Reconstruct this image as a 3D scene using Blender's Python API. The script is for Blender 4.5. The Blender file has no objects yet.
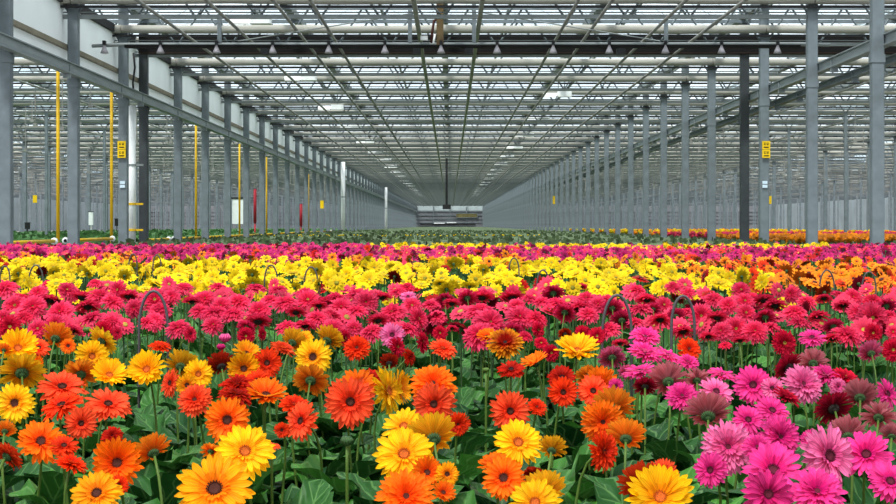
import bpy, math, random
from mathutils import Vector, Matrix

random.seed(7)
SC = bpy.context.scene
COL = SC.collection
PI = math.pi
R = math.radians

# ------------------------------------------------------------------ camera frame of the place
CAMZ = 0.80
F = 1524.0            # focal length in pixels of the 896 px frame
VX, VY = 450.0, 225.0


def world_at(px, py, Y):
    return Vector(((px - VX) / F * Y, Y, CAMZ - (py - VY) / F * Y))


# ------------------------------------------------------------------ helpers
def lin(h):
    h = h.lstrip('#')
    out = []
    for i in (0, 2, 4):
        c = int(h[i:i + 2], 16) / 255.0
        out.append(c / 12.92 if c <= 0.04045 else ((c + 0.055) / 1.055) ** 2.4)
    return (out[0], out[1], out[2], 1.0)


class MB:
    """collects geometry with per-vertex attributes, links it as one mesh object"""

    def __init__(s):
        s.v, s.f, s.m = [], [], []
        s.along, s.across, s.tint = [], [], []

    def vert(s, p, along=0.0, across=0.0, tint=1.0):
        s.v.append((p[0], p[1], p[2]))
        s.along.append(along)
        s.across.append(across)
        s.tint.append(tint)
        return len(s.v) - 1

    def face(s, idx, m=0):
        s.f.append(tuple(idx))
        s.m.append(m)

    def box(s, x0, x1, y0, y1, z0, z1, m=0, tint=1.0):
        b = [s.vert(p, tint=tint) for p in ((x0, y0, z0), (x1, y0, z0), (x1, y1, z0), (x0, y1, z0),
                                            (x0, y0, z1), (x1, y0, z1), (x1, y1, z1), (x0, y1, z1))]
        for q in ((0, 3, 2, 1), (4, 5, 6, 7), (0, 1, 5, 4), (1, 2, 6, 5), (2, 3, 7, 6), (3, 0, 4, 7)):
            s.face([b[i] for i in q], m)

    def cbox(s, x0, x1, y0, y1, z0, z1, c=0.01, m=0):
        """upright box with chamfered vertical edges"""
        pts = [(x0 + c, y0), (x1 - c, y0), (x1, y0 + c), (x1, y1 - c), (x1 - c, y1), (x0 + c, y1), (x0, y1 - c), (x0, y0 + c)]
        lo = [s.vert((x, y, z0)) for x, y in pts]
        hi = [s.vert((x, y, z1)) for x, y in pts]
        n = len(pts)
        for i in range(n):
            j = (i + 1) % n
            s.face((lo[i], lo[j], hi[j], hi[i]), m)
        s.face(hi, m)
        s.face(lo[::-1], m)

    def tube(s, pts, r, n=6, m=0, cap=True, tint=1.0):
        pts = [Vector(p) for p in pts]
        rings = []
        k = len(pts)
        up0 = None
        for i, p in enumerate(pts):
            t = (pts[min(i + 1, k - 1)] - pts[max(i - 1, 0)])
            t = t.normalized() if t.length > 1e-9 else Vector((0, 0, 1))
            ref = Vector((0, 0, 1)) if abs(t.z) < 0.9 else Vector((1, 0, 0))
            if up0 is not None:
                ref = up0
            a = t.cross(ref)
            if a.length < 1e-6:
                a = t.cross(Vector((0, 1, 0)))
            a.normalize()
            b = a.cross(t).normalized()
            up0 = b
            rr = r[i] if isinstance(r, (list, tuple)) else r
            rings.append([s.vert(p + a * (math.cos(2 * PI * j / n) * rr) + b * (math.sin(2 * PI * j / n) * rr),
                                 along=i / max(1, k - 1), tint=tint) for j in range(n)])
        for i in range(k - 1):
            for j in range(n):
                j2 = (j + 1) % n
                s.face((rings[i][j], rings[i + 1][j], rings[i + 1][j2], rings[i][j2]), m)
        if cap:
            s.face(rings[0], m)
            s.face(rings[-1][::-1], m)

    def lathe(s, prof, n=10, m=0, tint=1.0, M=None):
        rings = []
        for r, z in prof:
            ring = []
            for j in range(n):
                p = Vector((math.cos(2 * PI * j / n) * r, math.sin(2 * PI * j / n) * r, z))
                if M is not None:
                    p = M @ p
                ring.append(s.vert(p, along=r, across=z, tint=tint))
            rings.append(ring)
        for i in range(len(prof) - 1):
            for j in range(n):
                j2 = (j + 1) % n
                s.face((rings[i][j], rings[i][j2], rings[i + 1][j2], rings[i + 1][j]), m)
        s.face(rings[0][::-1], m)
        s.face(rings[-1], m)

    def mesh(s, name, mats, smooth=False):
        me = bpy.data.meshes.new(name)
        me.from_pydata(s.v, [], s.f)
        for m in (mats if isinstance(mats, (list, tuple)) else [mats]):
            me.materials.append(m)
        me.polygons.foreach_set('material_index', s.m)
        me.polygons.foreach_set('use_smooth', [smooth] * len(s.f))
        for nm, data in (('along', s.along), ('across', s.across), ('tint', s.tint)):
            a = me.attributes.new(nm, 'FLOAT', 'POINT')
            a.data.foreach_set('value', data)
        me.update()
        return me

    def build(s, name, mats, parent=None, smooth=False, loc=None):
        return link(name, s.mesh(name, mats, smooth), parent, loc)


def link(name, me, parent=None, loc=None, M=None):
    o = bpy.data.objects.new(name, me)
    COL.objects.link(o)
    if parent is not None:
        o.parent = parent
    if loc is not None:
        o.location = loc
    if M is not None:
        o.matrix_local = M
    return o


def tag(o, label=None, cat=None, group=None, kind=None):
    if label:
        o['label'] = label
    if cat:
        o['category'] = cat
    if group:
        o['group'] = group
    if kind:
        o['kind'] = kind
    return o


def empty(name, loc=(0, 0, 0)):
    o = bpy.data.objects.new(name, None)
    COL.objects.link(o)
    o.location = loc
    o.empty_display_size = 0.1
    return o


def copy_tree(o, loc):
    c = o.copy()
    COL.objects.link(c)
    c.location = loc
    for ch in o.children:
        d = ch.copy()
        COL.objects.link(d)
        d.parent = c
        for g in ch.children:
            e = g.copy()
            COL.objects.link(e)
            e.parent = d
    return c


ORD = ['first', 'second', 'third', 'fourth', 'fifth', 'sixth', 'seventh', 'eighth', 'ninth', 'tenth', 'eleventh',
       'twelfth', 'thirteenth', 'fourteenth', 'fifteenth', 'sixteenth', 'seventeenth', 'eighteenth']


# ------------------------------------------------------------------ materials
def new_mat(name):
    m = bpy.data.materials.new(name)
    m.use_nodes = True
    nt = m.node_tree
    nt.nodes.clear()
    out = nt.nodes.new('ShaderNodeOutputMaterial')
    return m, nt, out


def plain(name, col, rough=0.6, metal=0.0, noise=0.12, scale=6.0, spec=0.4, emit=0.0, stretch=None):
    """surface colour broken up by object-space noise"""
    m, nt, out = new_mat(name)
    N, L = nt.nodes, nt.links
    b = N.new('ShaderNodeBsdfPrincipled')
    tc = N.new('ShaderNodeTexCoord')
    no = N.new('ShaderNodeTexNoise')
    no.inputs['Scale'].default_value = scale
    no.inputs['Detail'].default_value = 4.0
    if stretch:
        mp = N.new('ShaderNodeMapping')
        mp.inputs['Scale'].default_value = stretch
        L.new(tc.outputs['Object'], mp.inputs['Vector'])
        L.new(mp.outputs['Vector'], no.inputs['Vector'])
    else:
        L.new(tc.outputs['Object'], no.inputs['Vector'])
    mr = N.new('ShaderNodeMapRange')
    mr.inputs['From Min'].default_value = 0.3
    mr.inputs['From Max'].default_value = 0.7
    mr.inputs['To Min'].default_value = 1.0 - noise
    mr.inputs['To Max'].default_value = 1.0 + noise
    L.new(no.outputs['Fac'], mr.inputs['Value'])
    mx = N.new('ShaderNodeVectorMath')
    mx.operation = 'SCALE'
    c = lin(col) if isinstance(col, str) else col
    mx.inputs[0].default_value = c[:3]
    L.new(mr.outputs['Result'], mx.inputs['Scale'])
    L.new(mx.outputs['Vector'], b.inputs['Base Color'])
    b.inputs['Roughness'].default_value = rough
    b.inputs['Metallic'].default_value = metal
    b.inputs['Specular IOR Level'].default_value = spec
    if emit > 0:
        b.inputs['Emission Color'].default_value = (1, 1, 1, 1)
        b.inputs['Emission Strength'].default_value = emit
    L.new(b.outputs['BSDF'], out.inputs['Surface'])
    return m


def petal_mat(name, tip, base, rev, lo=0.12, hi=0.62, transl=0.46):
    m, nt, out = new_mat(name)
    N, L = nt.nodes, nt.links
    al = N.new('ShaderNodeAttribute'); al.attribute_name = 'along'
    ac = N.new('ShaderNodeAttribute'); ac.attribute_name = 'across'
    ti = N.new('ShaderNodeAttribute'); ti.attribute_name = 'tint'
    cr = N.new('ShaderNodeValToRGB')
    cr.color_ramp.elements[0].position = lo
    cr.color_ramp.elements[0].color = lin(base)
    cr.color_ramp.elements[1].position = hi
    cr.color_ramp.elements[1].color = lin(tip)
    L.new(al.outputs['Fac'], cr.inputs['Fac'])
    ge = N.new('ShaderNodeNewGeometry')
    mx = N.new('ShaderNodeMix'); mx.data_type = 'RGBA'
    L.new(ge.outputs['Backfacing'], mx.inputs['Factor'])
    L.new(cr.outputs['Color'], mx.inputs['A'])
    mx.inputs['B'].default_value = lin(rev)
    # streaks along the petal, deepened to paint in shading, plus petal-to-petal and bloom-to-bloom variation
    sn = N.new('ShaderNodeMath'); sn.operation = 'SINE'
    ml = N.new('ShaderNodeMath'); ml.operation = 'MULTIPLY'; ml.inputs[1].default_value = 11.0
    L.new(ac.outputs['Fac'], ml.inputs[0]); L.new(ml.outputs[0], sn.inputs[0])
    st = N.new('ShaderNodeMath'); st.operation = 'MULTIPLY_ADD'; st.inputs[1].default_value = 0.13; st.inputs[2].default_value = 0.97
    L.new(sn.outputs[0], st.inputs[0])
    oi = N.new('ShaderNodeObjectInfo')
    ob = N.new('ShaderNodeMath'); ob.operation = 'MULTIPLY_ADD'; ob.inputs[1].default_value = 0.22; ob.inputs[2].default_value = 0.88
    L.new(oi.outputs['Random'], ob.inputs[0])
    p1 = N.new('ShaderNodeMath'); p1.operation = 'MULTIPLY'
    L.new(st.outputs[0], p1.inputs[0]); L.new(ti.outputs['Fac'], p1.inputs[1])
    p2 = N.new('ShaderNodeMath'); p2.operation = 'MULTIPLY'
    L.new(p1.outputs[0], p2.inputs[0]); L.new(ob.outputs[0], p2.inputs[1])
    vs = N.new('ShaderNodeVectorMath'); vs.operation = 'SCALE'
    L.new(mx.outputs['Result'], vs.inputs[0]); L.new(p2.outputs[0], vs.inputs['Scale'])
    b = N.new('ShaderNodeBsdfPrincipled')
    b.inputs['Roughness'].default_value = 0.6
    b.inputs['Specular IOR Level'].default_value = 0.18
    L.new(vs.outputs['Vector'], b.inputs['Base Color'])
    tr = N.new('ShaderNodeBsdfTranslucent')
    L.new(vs.outputs['Vector'], tr.inputs['Color'])
    ms = N.new('ShaderNodeMixShader')
    fb = N.new('ShaderNodeMath'); fb.operation = 'MULTIPLY_ADD'; fb.inputs[1].default_value = 0.36; fb.inputs[2].default_value = transl - 0.1
    L.new(ge.outputs['Backfacing'], fb.inputs[0]); L.new(fb.outputs[0], ms.inputs['Fac'])
    L.new(b.outputs['BSDF'], ms.inputs[1]); L.new(tr.outputs['BSDF'], ms.inputs[2])
    L.new(ms.outputs['Shader'], out.inputs['Surface'])
    return m


def leaf_mat(name, dark, light, vein):
    m, nt, out = new_mat(name)
    N, L = nt.nodes, nt.links
    al = N.new('ShaderNodeAttribute'); al.attribute_name = 'along'
    ac = N.new('ShaderNodeAttribute'); ac.attribute_name = 'across'
    ti = N.new('ShaderNodeAttribute'); ti.attribute_name = 'tint'
    cr = N.new('ShaderNodeValToRGB')
    cr.color_ramp.elements[0].color = lin(dark)
    cr.color_ramp.elements[1].color = lin(light)
    L.new(ti.outputs['Fac'], cr.inputs['Fac'])
    # herringbone veins: sin(k*(along - |across|*a))
    ab = N.new('ShaderNodeMath'); ab.operation = 'ABSOLUTE'
    L.new(ac.outputs['Fac'], ab.inputs[0])
    sb = N.new('ShaderNodeMath'); sb.operation = 'MULTIPLY_ADD'; sb.inputs[1].default_value = -0.16
    L.new(ab.outputs[0], sb.inputs[0]); L.new(al.outputs['Fac'], sb.inputs[2])
    mu = N.new('ShaderNodeMath'); mu.operation = 'MULTIPLY'; mu.inputs[1].default_value = 62.0
    L.new(sb.outputs[0], mu.inputs[0])
    si = N.new('ShaderNodeMath'); si.operation = 'SINE'
    L.new(mu.outputs[0], si.inputs[0])
    pw = N.new('ShaderNodeMapRange')
    pw.inputs['From Min'].default_value = 0.82; pw.inputs['From Max'].default_value = 1.0
    L.new(si.outputs[0], pw.inputs['Value'])
    mid = N.new('ShaderNodeMapRange')
    mid.inputs['From Min'].default_value = 0.07; mid.inputs['From Max'].default_value = 0.02
    L.new(ab.outputs[0], mid.inputs['Value'])
    mxv = N.new('ShaderNodeMath'); mxv.operation = 'MAXIMUM'
    L.new(pw.outputs['Result'], mxv.inputs[0]); L.new(mid.outputs['Result'], mxv.inputs[1])
    sc = N.new('ShaderNodeMath'); sc.operation = 'MULTIPLY'; sc.inputs[1].default_value = 0.27
    L.new(mxv.outputs[0], sc.inputs[0])
    mx = N.new('ShaderNodeMix'); mx.data_type = 'RGBA'
    L.new(sc.outputs[0], mx.inputs['Factor'])
    L.new(cr.outputs['Color'], mx.inputs['A'])
    mx.inputs['B'].default_value = lin(vein)
    b = N.new('ShaderNodeBsdfPrincipled')
    b.inputs['Roughness'].default_value = 0.46
    b.inputs['Specular IOR Level'].default_value = 0.26
    L.new(mx.outputs['Result'], b.inputs['Base Color'])
    bp = N.new('ShaderNodeBump'); bp.inputs['Strength'].default_value = 0.4; bp.inputs['Distance'].default_value = 0.004
    L.new(si.outputs[0], bp.inputs['Height'])
    L.new(bp.outputs['Normal'], b.inputs['Normal'])
    tr = N.new('ShaderNodeBsdfTranslucent')
    L.new(mx.outputs['Result'], tr.inputs['Color'])
    ms = N.new('ShaderNodeMixShader'); ms.inputs['Fac'].default_value = 0.15
    L.new(b.outputs['BSDF'], ms.inputs[1]); L.new(tr.outputs['BSDF'], ms.inputs[2])
    L.new(ms.outputs['Shader'], out.inputs['Surface'])
    return m


def glass_mat(name, clear=0.90):
    m, nt, out = new_mat(name)
    N, L = nt.nodes, nt.links
    t = N.new('ShaderNodeBsdfTransparent'); t.inputs['Color'].default_value = (0.93, 0.97, 0.98, 1)
    d = N.new('ShaderNodeBsdfTranslucent'); d.inputs['Color'].default_value = (0.8, 0.86, 0.88, 1)
    g = N.new('ShaderNodeBsdfGlossy'); g.inputs['Roughness'].default_value = 0.15; g.inputs['Color'].default_value = (0.8, 0.85, 0.88, 1)
    no = N.new('ShaderNodeTexNoise'); no.inputs['Scale'].default_value = 0.8
    tc = N.new('ShaderNodeTexCoord'); L.new(tc.outputs['Object'], no.inputs['Vector'])
    mr = N.new('ShaderNodeMapRange'); mr.inputs['To Min'].default_value = 1 - clear - 0.08; mr.inputs['To Max'].default_value = 1 - clear + 0.10
    L.new(no.outputs['Fac'], mr.inputs['Value'])
    a = N.new('ShaderNodeMixShader'); L.new(mr.outputs['Result'], a.inputs['Fac'])
    L.new(t.outputs[0], a.inputs[1]); L.new(d.outputs[0], a.inputs[2])
    b = N.new('ShaderNodeMixShader')
    lw = N.new('ShaderNodeLayerWeight'); lw.inputs['Blend'].default_value = 0.5
    pw = N.new('ShaderNodeMath'); pw.operation = 'POWER'; pw.inputs[1].default_value = 5.0
    L.new(lw.outputs['Facing'], pw.inputs[0])
    sc = N.new('ShaderNodeMath'); sc.operation = 'MULTIPLY_ADD'; sc.inputs[1].default_value = 0.30; sc.inputs[2].default_value = 0.04
    L.new(pw.outputs[0], sc.inputs[0]); L.new(sc.outputs[0], b.inputs['Fac'])
    L.new(a.outputs[0], b.inputs[1]); L.new(g.outputs[0], b.inputs[2])
    L.new(b.outputs[0], out.inputs['Surface'])
    return m


STEEL = plain('galvanised steel', '#767F84', 0.6, 0.15, 0.16, 5.0)
STEEL_L = plain('pale galvanised tube', '#8C9292', 0.55, 0.1, 0.10, 4.0)
PIPEM = plain('weathered overhead pipe', '#8C8C88', 0.7, 0.0, 0.12, 4.0)
STEEL_D = plain('dark and shaded steel', '#2E2E30', 0.75, 0.0, 0.2, 5.0)  # dark steel parts; under rolls and above panels it also paints shade
BEAMM = plain('galvanised gutter beam', '#8D9598', 0.55, 0.15, 0.14, 3.0, stretch=(6, 0.6, 6))
JOINTP = plain('dark joint post', '#454A4D', 0.6, 0.1, 0.15, 5.0)
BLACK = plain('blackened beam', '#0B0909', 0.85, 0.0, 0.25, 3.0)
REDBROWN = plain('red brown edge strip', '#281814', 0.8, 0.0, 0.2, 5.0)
CREAM = plain('cream screen cloth', '#A2A098', 0.85, 0.0, 0.10, 2.0, stretch=(0.6, 12, 12))
PANEL = plain('white insulated panel', '#CBD3D6', 0.6, 0.0, 0.06, 1.2)
def translucent(name, col, f):
    m = plain(name, col, 0.6, 0.0, 0.05, 1.2)
    N, L = m.node_tree.nodes, m.node_tree.links
    out = next(n for n in N if n.type == 'OUTPUT_MATERIAL')
    b = next(n for n in N if n.type == 'BSDF_PRINCIPLED')
    t = N.new('ShaderNodeBsdfTranslucent'); t.inputs['Color'].default_value = lin(col)
    x = N.new('ShaderNodeMixShader'); x.inputs['Fac'].default_value = f
    L.new(b.outputs[0], x.inputs[1]); L.new(t.outputs[0], x.inputs[2]); L.new(x.outputs[0], out.inputs['Surface'])
    return m


PANEL = translucent('white translucent panel', '#EDF1F3', 0.22)
BEIGE = plain('beige panel rail', '#8A8272', 0.7, 0.0, 0.15, 3.0)
WHITEP = plain('white plastic', '#E6E8E8', 0.5, 0.0, 0.05, 3.0)
YELLOWP = plain('yellow paint', '#D2AA10', 0.5, 0.0, 0.10, 4.0)
RUST = plain('rusty steel', '#6A5A40', 0.8, 0.1, 0.25, 8.0)
HOSE = plain('dark red hose', '#4A2420', 0.5, 0.0, 0.1, 5.0)
REDP = plain('red paint', '#B02838', 0.5, 0.0, 0.1, 5.0)
DARKP = plain('dark plastic', '#1C1E20', 0.5, 0.0, 0.1, 5.0)
SIGNY = plain('yellow sign face', '#E8C210', 0.5, 0.0, 0.05, 5.0)
SIGNK = plain('dark sign print', '#3A2A08', 0.6, 0.0, 0.05, 5.0)
SIGNW = plain('pale sticker', '#C8D8E4', 0.6, 0.0, 0.05, 5.0)
NOZZLE = plain('pale nozzle cup', '#A8A4AA', 0.5, 0.0, 0.05, 5.0)
HOOPM = plain('grey hoop wire', '#585256', 0.55, 0.2, 0.1, 20.0)
LAMPW = plain('lamp glow', '#DDE0E0', 0.5, 0.0, 0.0, 5.0, emit=0.5)
CONC = plain('greenhouse floor', '#85837E', 0.9, 0.0, 0.2, 0.6)
SOIL = plain('dark potting soil', '#1E1A14', 0.95, 0.0, 0.4, 12.0)
ENDW = plain('end wall cladding', '#74767A', 0.7, 0.0, 0.15, 0.5, stretch=(0.3, 1, 3))
ENDTOP = plain('end wall pale band', '#A9B2B4', 0.7, 0.0, 0.12, 0.5)
SIDEW = plain('side wall glazing', '#8C979C', 0.5, 0.0, 0.15, 0.4)
OLIVE = plain('olive window view', '#6A6440', 0.7, 0.0, 0.4, 0.8)
GLASS = glass_mat('roof glass')
STEMM = plain('flower stem green', '#56702E', 0.55, 0.0, 0.15, 30.0)
CALYX = plain('calyx green', '#3E5A32', 0.65, 0.0, 0.2, 60.0)
CALYXD = plain('dark calyx', '#2E2420', 0.7, 0.0, 0.2, 60.0)
LEAFM = leaf_mat('gerbera leaf', '#16421E', '#4C8636', '#90BA74')
FIELD = plain('low plant canopy', '#5A6A4A', 0.85, 0.0, 0.6, 5.0)
FIELDG = plain('bright low plant canopy', '#446A3A', 0.85, 0.0, 0.5, 5.0)

# ------------------------------------------------------------------ camera, sky, sun
cam = bpy.data.cameras.new('camera')
cam.sensor_width = 36.0
cam.lens = 36.0 * F / 896.0
cam.shift_x = -(VX - 448.0) / 896.0
cam.shift_y = -(252.0 - VY) / 896.0
cam.clip_end = 1500
co = bpy.data.objects.new('camera', cam)
COL.objects.link(co)
co.location = (0, 0, CAMZ)
co.rotation_euler = (R(90), 0, 0)
SC.camera = co

w = bpy.data.worlds.new('overcast sky')
SC.world = w
w.use_nodes = True
nt = w.node_tree
nt.nodes.clear()
wo = nt.nodes.new('ShaderNodeOutputWorld')
bg = nt.nodes.new('ShaderNodeBackground')
tc = nt.nodes.new('ShaderNodeTexCoord')
no = nt.nodes.new('ShaderNodeTexNoise')
no.inputs['Scale'].default_value = 2.2
no.inputs['Detail'].default_value = 5
cr = nt.nodes.new('ShaderNodeValToRGB')
cr.color_ramp.elements[0].position = 0.3
cr.color_ramp.elements[0].color = (0.72, 0.84, 0.95, 1)
cr.color_ramp.elements[1].position = 0.65
cr.color_ramp.elements[1].color = (1.0, 1.0, 1.0, 1)
nt.links.new(tc.outputs['Generated'], no.inputs['Vector'])
nt.links.new(no.outputs['Fac'], cr.inputs['Fac'])
nt.links.new(cr.outputs['Color'], bg.inputs['Color'])
bg.inputs['Strength'].default_value = 1.6
nt.links.new(bg.outputs[0], wo.inputs['Surface'])

sun = bpy.data.lights.new('sun', 'SUN')
sun.energy = 4.3
sun.angle = R(9)
sun.color = (1.0, 0.97, 0.92)
so = bpy.data.objects.new('sun', sun)
COL.objects.link(so)
so.rotation_euler = (R(28), R(-14), 0)

SC.view_settings.view_transform = 'Standard'
SC.view_settings.look = 'None'
SC.view_settings.exposure = 0.06
SC.view_settings.gamma = 0.90

# ------------------------------------------------------------------ the setting
XL, XR = -6.47, 6.22            # the two post rows of the main aisle
BAY = XR - XL
YEND = 287.0
FRONT = [30.2 - 4.0 * k for k in range(2, -1, -1)]              # 22.2 26.2 30.2
BACK = [32.2 + 4.05 * k for k in range(0, 63)]
YG = FRONT + BACK
ZB = CAMZ + 3.58                # girder bottom chord
ZS = CAMZ + 3.86                # rolled screen
ZT = CAMZ + 4.30                # girder top chord

mb = MB(); mb.box(-62, 62, -14, YEND + 1, -0.12, 0.0)
tag(mb.build('floor', CONC), 'grey concrete greenhouse floor under the flower beds', 'floor', kind='structure')
mb = MB(); mb.box(-6.1, 6.1, 1.5, 18.8, 0.0, 0.14)
tag(mb.build('floor_planting_bed', SOIL), 'dark planting bed carrying the rows of gerberas', 'planting bed', kind='structure')

# roof: glazed ridges running away from the viewer
ceil = tag(empty('ceiling', (0, 0, 0)), 'glazed ridge roof with thin glazing bars over the whole greenhouse', 'roof', kind='structure')
gl, bars, gut = MB(), MB(), MB()
PER = BAY / 4.0
x = XL - PER * 10
zg, zr = CAMZ + 4.48, CAMZ + 5.40
while x < XR + PER * 10:
    xm, x2 = x + PER / 2, x + PER
    for (xa, za, xb, zb) in ((x, zg, xm, zr), (xm, zr, x2, zg)):
        i = [gl.vert(p) for p in ((xa, -12, za), (xb, -12, zb), (xb, YEND, zb), (xa, YEND, za))]
        gl.face(i)
        step = 1.35 if abs(x) < 14 else 2.7
        y = -12.0 if abs(x) < 9 else 20.0
        while y < YEND:
            d = 0.018
            a = [bars.vert(p) for p in ((xa, y - d, za - 0.05), (xb, y - d, zb - 0.05), (xb, y + d, zb - 0.05), (xa, y + d, za - 0.05))]
            bars.face(a)
            y += step
    bars.box(xm - 0.03, xm + 0.03, -12, YEND, zr - 0.05, zr + 0.03)
    gut.box(x - 0.08, x + 0.08, -12, YEND, zg - 0.12, zg + 0.02)
    x = x2
gl.build('glass', GLASS, ceil)
bars.build('glazing_bars', STEEL_L, ceil)
gut.build('gutters', STEEL_L, ceil)

# end wall, far away
wb = tag(empty('wall_back', (0, YEND, 0)), 'distant grey end wall closing the greenhouse', 'wall', kind='structure')
mb = MB(); mb.box(-62, 62, 0, 0.2, 0, CAMZ + 5.4); mb.build('cladding', ENDW, wb)
mb = MB(); mb.box(-6.2, 6.2, -0.05, 0.2, CAMZ + 2.7, CAMZ + 3.7); mb.build('pale_band', ENDTOP, wb)
mb = MB()
for i in range(-20, 21):
    mb.box(i * 3.1 - 0.08, i * 3.1 + 0.08, -0.15, -0.05, 0, CAMZ + 3.4)
for z in (1.2, 1.9, 2.6, 3.3):
    mb.box(-62, 62, -0.14, -0.06, z - 0.05, z + 0.05)
mb.build('mullions', STEEL, wb)
mb = MB(); mb.box(-5.6, 4.8, -0.3, -0.16, 0.85, 1.05); mb.build('base_rail', BLACK, wb)
mb = MB(); mb.box(-0.6, 1.2, -0.3, -0.16, 1.15, 1.35); mb.box(-3.0, -1.0, -0.3, -0.16, 1.05, 1.25); mb.build('pale_rail', WHITEP, wb)
wn = tag(empty('window_1', (2.9, YEND - 0.3, 0)), 'olive tinted window high in the distant end wall', 'window', kind='structure')
mb = MB(); mb.box(-1.7, 2.2, -0.02, 0.04, 2.2, 3.0); mb.build('pane', OLIVE, wn)
mb = MB(); mb.box(-1.8, 2.3, -0.06, 0.0, 2.95, 3.08); mb.box(-1.8, 2.3, -0.06, 0.0, 2.12, 2.22); mb.box(-1.8, -1.7, -0.06, 0, 2.1, 3.08); mb.box(2.2, 2.3, -0.06, 0, 2.1, 3.08)
mb.build('window_frame', STEEL, wn)

# side walls of the glasshouse far to each side
for nm, xx in (('wall_left_outer', -58.0), ('wall_right_outer', 58.0)):
    wl = tag(empty(nm, (xx, 0, 0)), 'glazed side wall of the greenhouse far beyond the %s rows of posts' % ('left' if xx < 0 else 'right'), 'wall', kind='structure')
    mb = MB()
    mb.box(-0.05, 0.05, -12, YEND, 0, 4.7)
    for k in range(0, 75):
        mb.box(-0.06, 0.06, -12 + 4 * k, -11.9 + 4 * k, 0.7, zg)
    mb.box(-0.06, 0.06, -12, YEND, 2.4, 2.5)
    mb.build('wall_frame', SIDEW, wl)
    mb = MB(); mb.face([mb.vert(p) for p in ((0, -12, 4.7), (0, YEND, 4.7), (0, YEND, zg), (0, -12, zg))])
    mb.build('glass', GLASS, wl)

# white insulated wall strip above the left gutter beam
wl = tag(empty('wall_left', (XL - 0.22, 0, 0)), 'white insulated panel strip above the left gutter beam', 'wall', kind='structure')
mb = MB(); mb.face([mb.vert(p) for p in ((0.04, 18, CAMZ + 2.62), (0.04, YEND, CAMZ + 2.62), (0.04, YEND, CAMZ + 3.86), (0.04, 18, CAMZ + 3.86))]); mb.build('panel', PANEL, wl)
mb = MB(); mb.box(0.05, 0.12, 18, YEND, CAMZ + 3.02, CAMZ + 3.10); mb.build('panel_rail', BEIGE, wl)
mb = MB(); mb.box(0.0, 0.10, 18, YEND, CAMZ + 3.80, CAMZ + 3.95); mb.build('top_gap_shade', STEEL_D, wl)  # dark strip painted in for the shaded gap above the panels

# ------------------------------------------------------------------ posts
def post_mesh(name, m, hw=0.09, hd=0.08, top=ZT - 0.04, bracket=True):
    mb = MB()
    mb.cbox(-hw, hw, -hd, hd, 0.0, top, 0.012)
    if bracket:
        mb.cbox(-hw - 0.012, hw + 0.012, -hd - 0.012, hd + 0.012, CAMZ + 2.36, CAMZ + 2.48, 0.01)
    mb.cbox(-hw - 0.05, hw + 0.05, -hd - 0.05, hd + 0.05, 0.0, 0.025, 0.01)
    return mb.mesh(name, m)


PM = post_mesh('steel_post', STEEL)
PD = post_mesh('dark_post', JOINTP)
PS = post_mesh('bay_post', STEEL, bracket=False)
for side, xx in (('left', XL), ('right', XR)):
    n = 0
    for y in YG:
        dark = abs(y - 32.2) < 0.01
        me = PD if dark else PM
        o = link('steel_post', me, None, (xx, y, 0))
        if dark:
            tag(o, 'dark grey steel post at the section joint, in the %s aisle row' % side, 'post', 'posts of the %s aisle row' % side)
        elif n < 16:
            tag(o, 'galvanised steel post, %s from the camera in the %s aisle row' % (ORD[n], side), 'post', 'posts of the %s aisle row' % side)
        else:
            tag(o, 'far galvanised steel post deep in the %s aisle row' % side, 'post', 'posts of the %s aisle row' % side)
        if not dark:
            n += 1
for side, xx in (('left', XL - BAY), ('right', XR + BAY)):
    for n, y in enumerate(YG):
        o = link('steel_post', PS, None, (xx, y, 0))
        if n < 7:
            tag(o, 'galvanised steel post, %s from the camera in the row beyond the %s aisle row' % (ORD[n], side), 'post', 'posts of the next row on the %s' % side)
        else:
            tag(o, 'far galvanised steel post in the row beyond the %s aisle row' % side, 'post', 'posts of the next row on the %s' % side)
mb = MB()
for k in (2, 3):
    for xx in (XL - BAY * k, XR + BAY * k):
        for y in BACK:
            mb.cbox(xx - 0.07, xx + 0.07, y - 0.075, y + 0.075, 0, ZT, 0.012)
for xx in (XL - BAY * 0.5, XL - BAY * 1.5, XL - BAY * 2.5, XR + BAY * 0.5, XR + BAY * 1.5, XR + BAY * 2.5):
    for y in BACK[2::2]:
        mb.box(xx - 0.045, xx + 0.045, y - 0.05, y + 0.05, 0, ZB)
tag(mb.build('steel_posts', STEEL), 'crowd of thin grey posts in the farthest side bays', 'posts', kind='stuff')

# ------------------------------------------------------------------ girders and rolled screens across the aisle
def web(mb, x0, x1, z0, z1, pitch, r):
    n = max(2, round((x1 - x0) / pitch))
    dx = (x1 - x0) / n
    for i in range(n):
        a = x0 + i * dx
        for (p, q) in (((a + 0.05, 0, z0), (a + dx / 2 - 0.04, 0, z1)), ((a + dx / 2 + 0.04, 0, z1), (a + dx - 0.05, 0, z0))):
            mb.tube([p, q], r, 4, cap=False)


def hbar(mb, x0, x1, z, hy, hz, y=0.0):
    mb.box(x0, x1, y - hy, y + hy, z - hz, z + hz)


def girder_meshes(x0, x1):
    a, b, c, d = MB(), MB(), MB(), MB()
    hbar(a, x0, x1, ZB, 0.035, 0.035)
    hbar(a, x0, x1, ZB + 0.075, 0.015, 0.010)
    hbar(b, x0, x1, ZT, 0.035, 0.035)
    web(c, x0, x1, ZB + 0.03, ZT - 0.03, 1.08, 0.020)
    hbar(d, x0, x1, ZS - 0.13, 0.03, 0.02, -0.17)  # dark rail whose tone also paints the shadow beneath the roll
    return (a.mesh('bottom_chord', STEEL_L), b.mesh('top_chord', STEEL), c.mesh('lattice_web', STEEL), d.mesh('screen_rail', STEEL_D))


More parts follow.
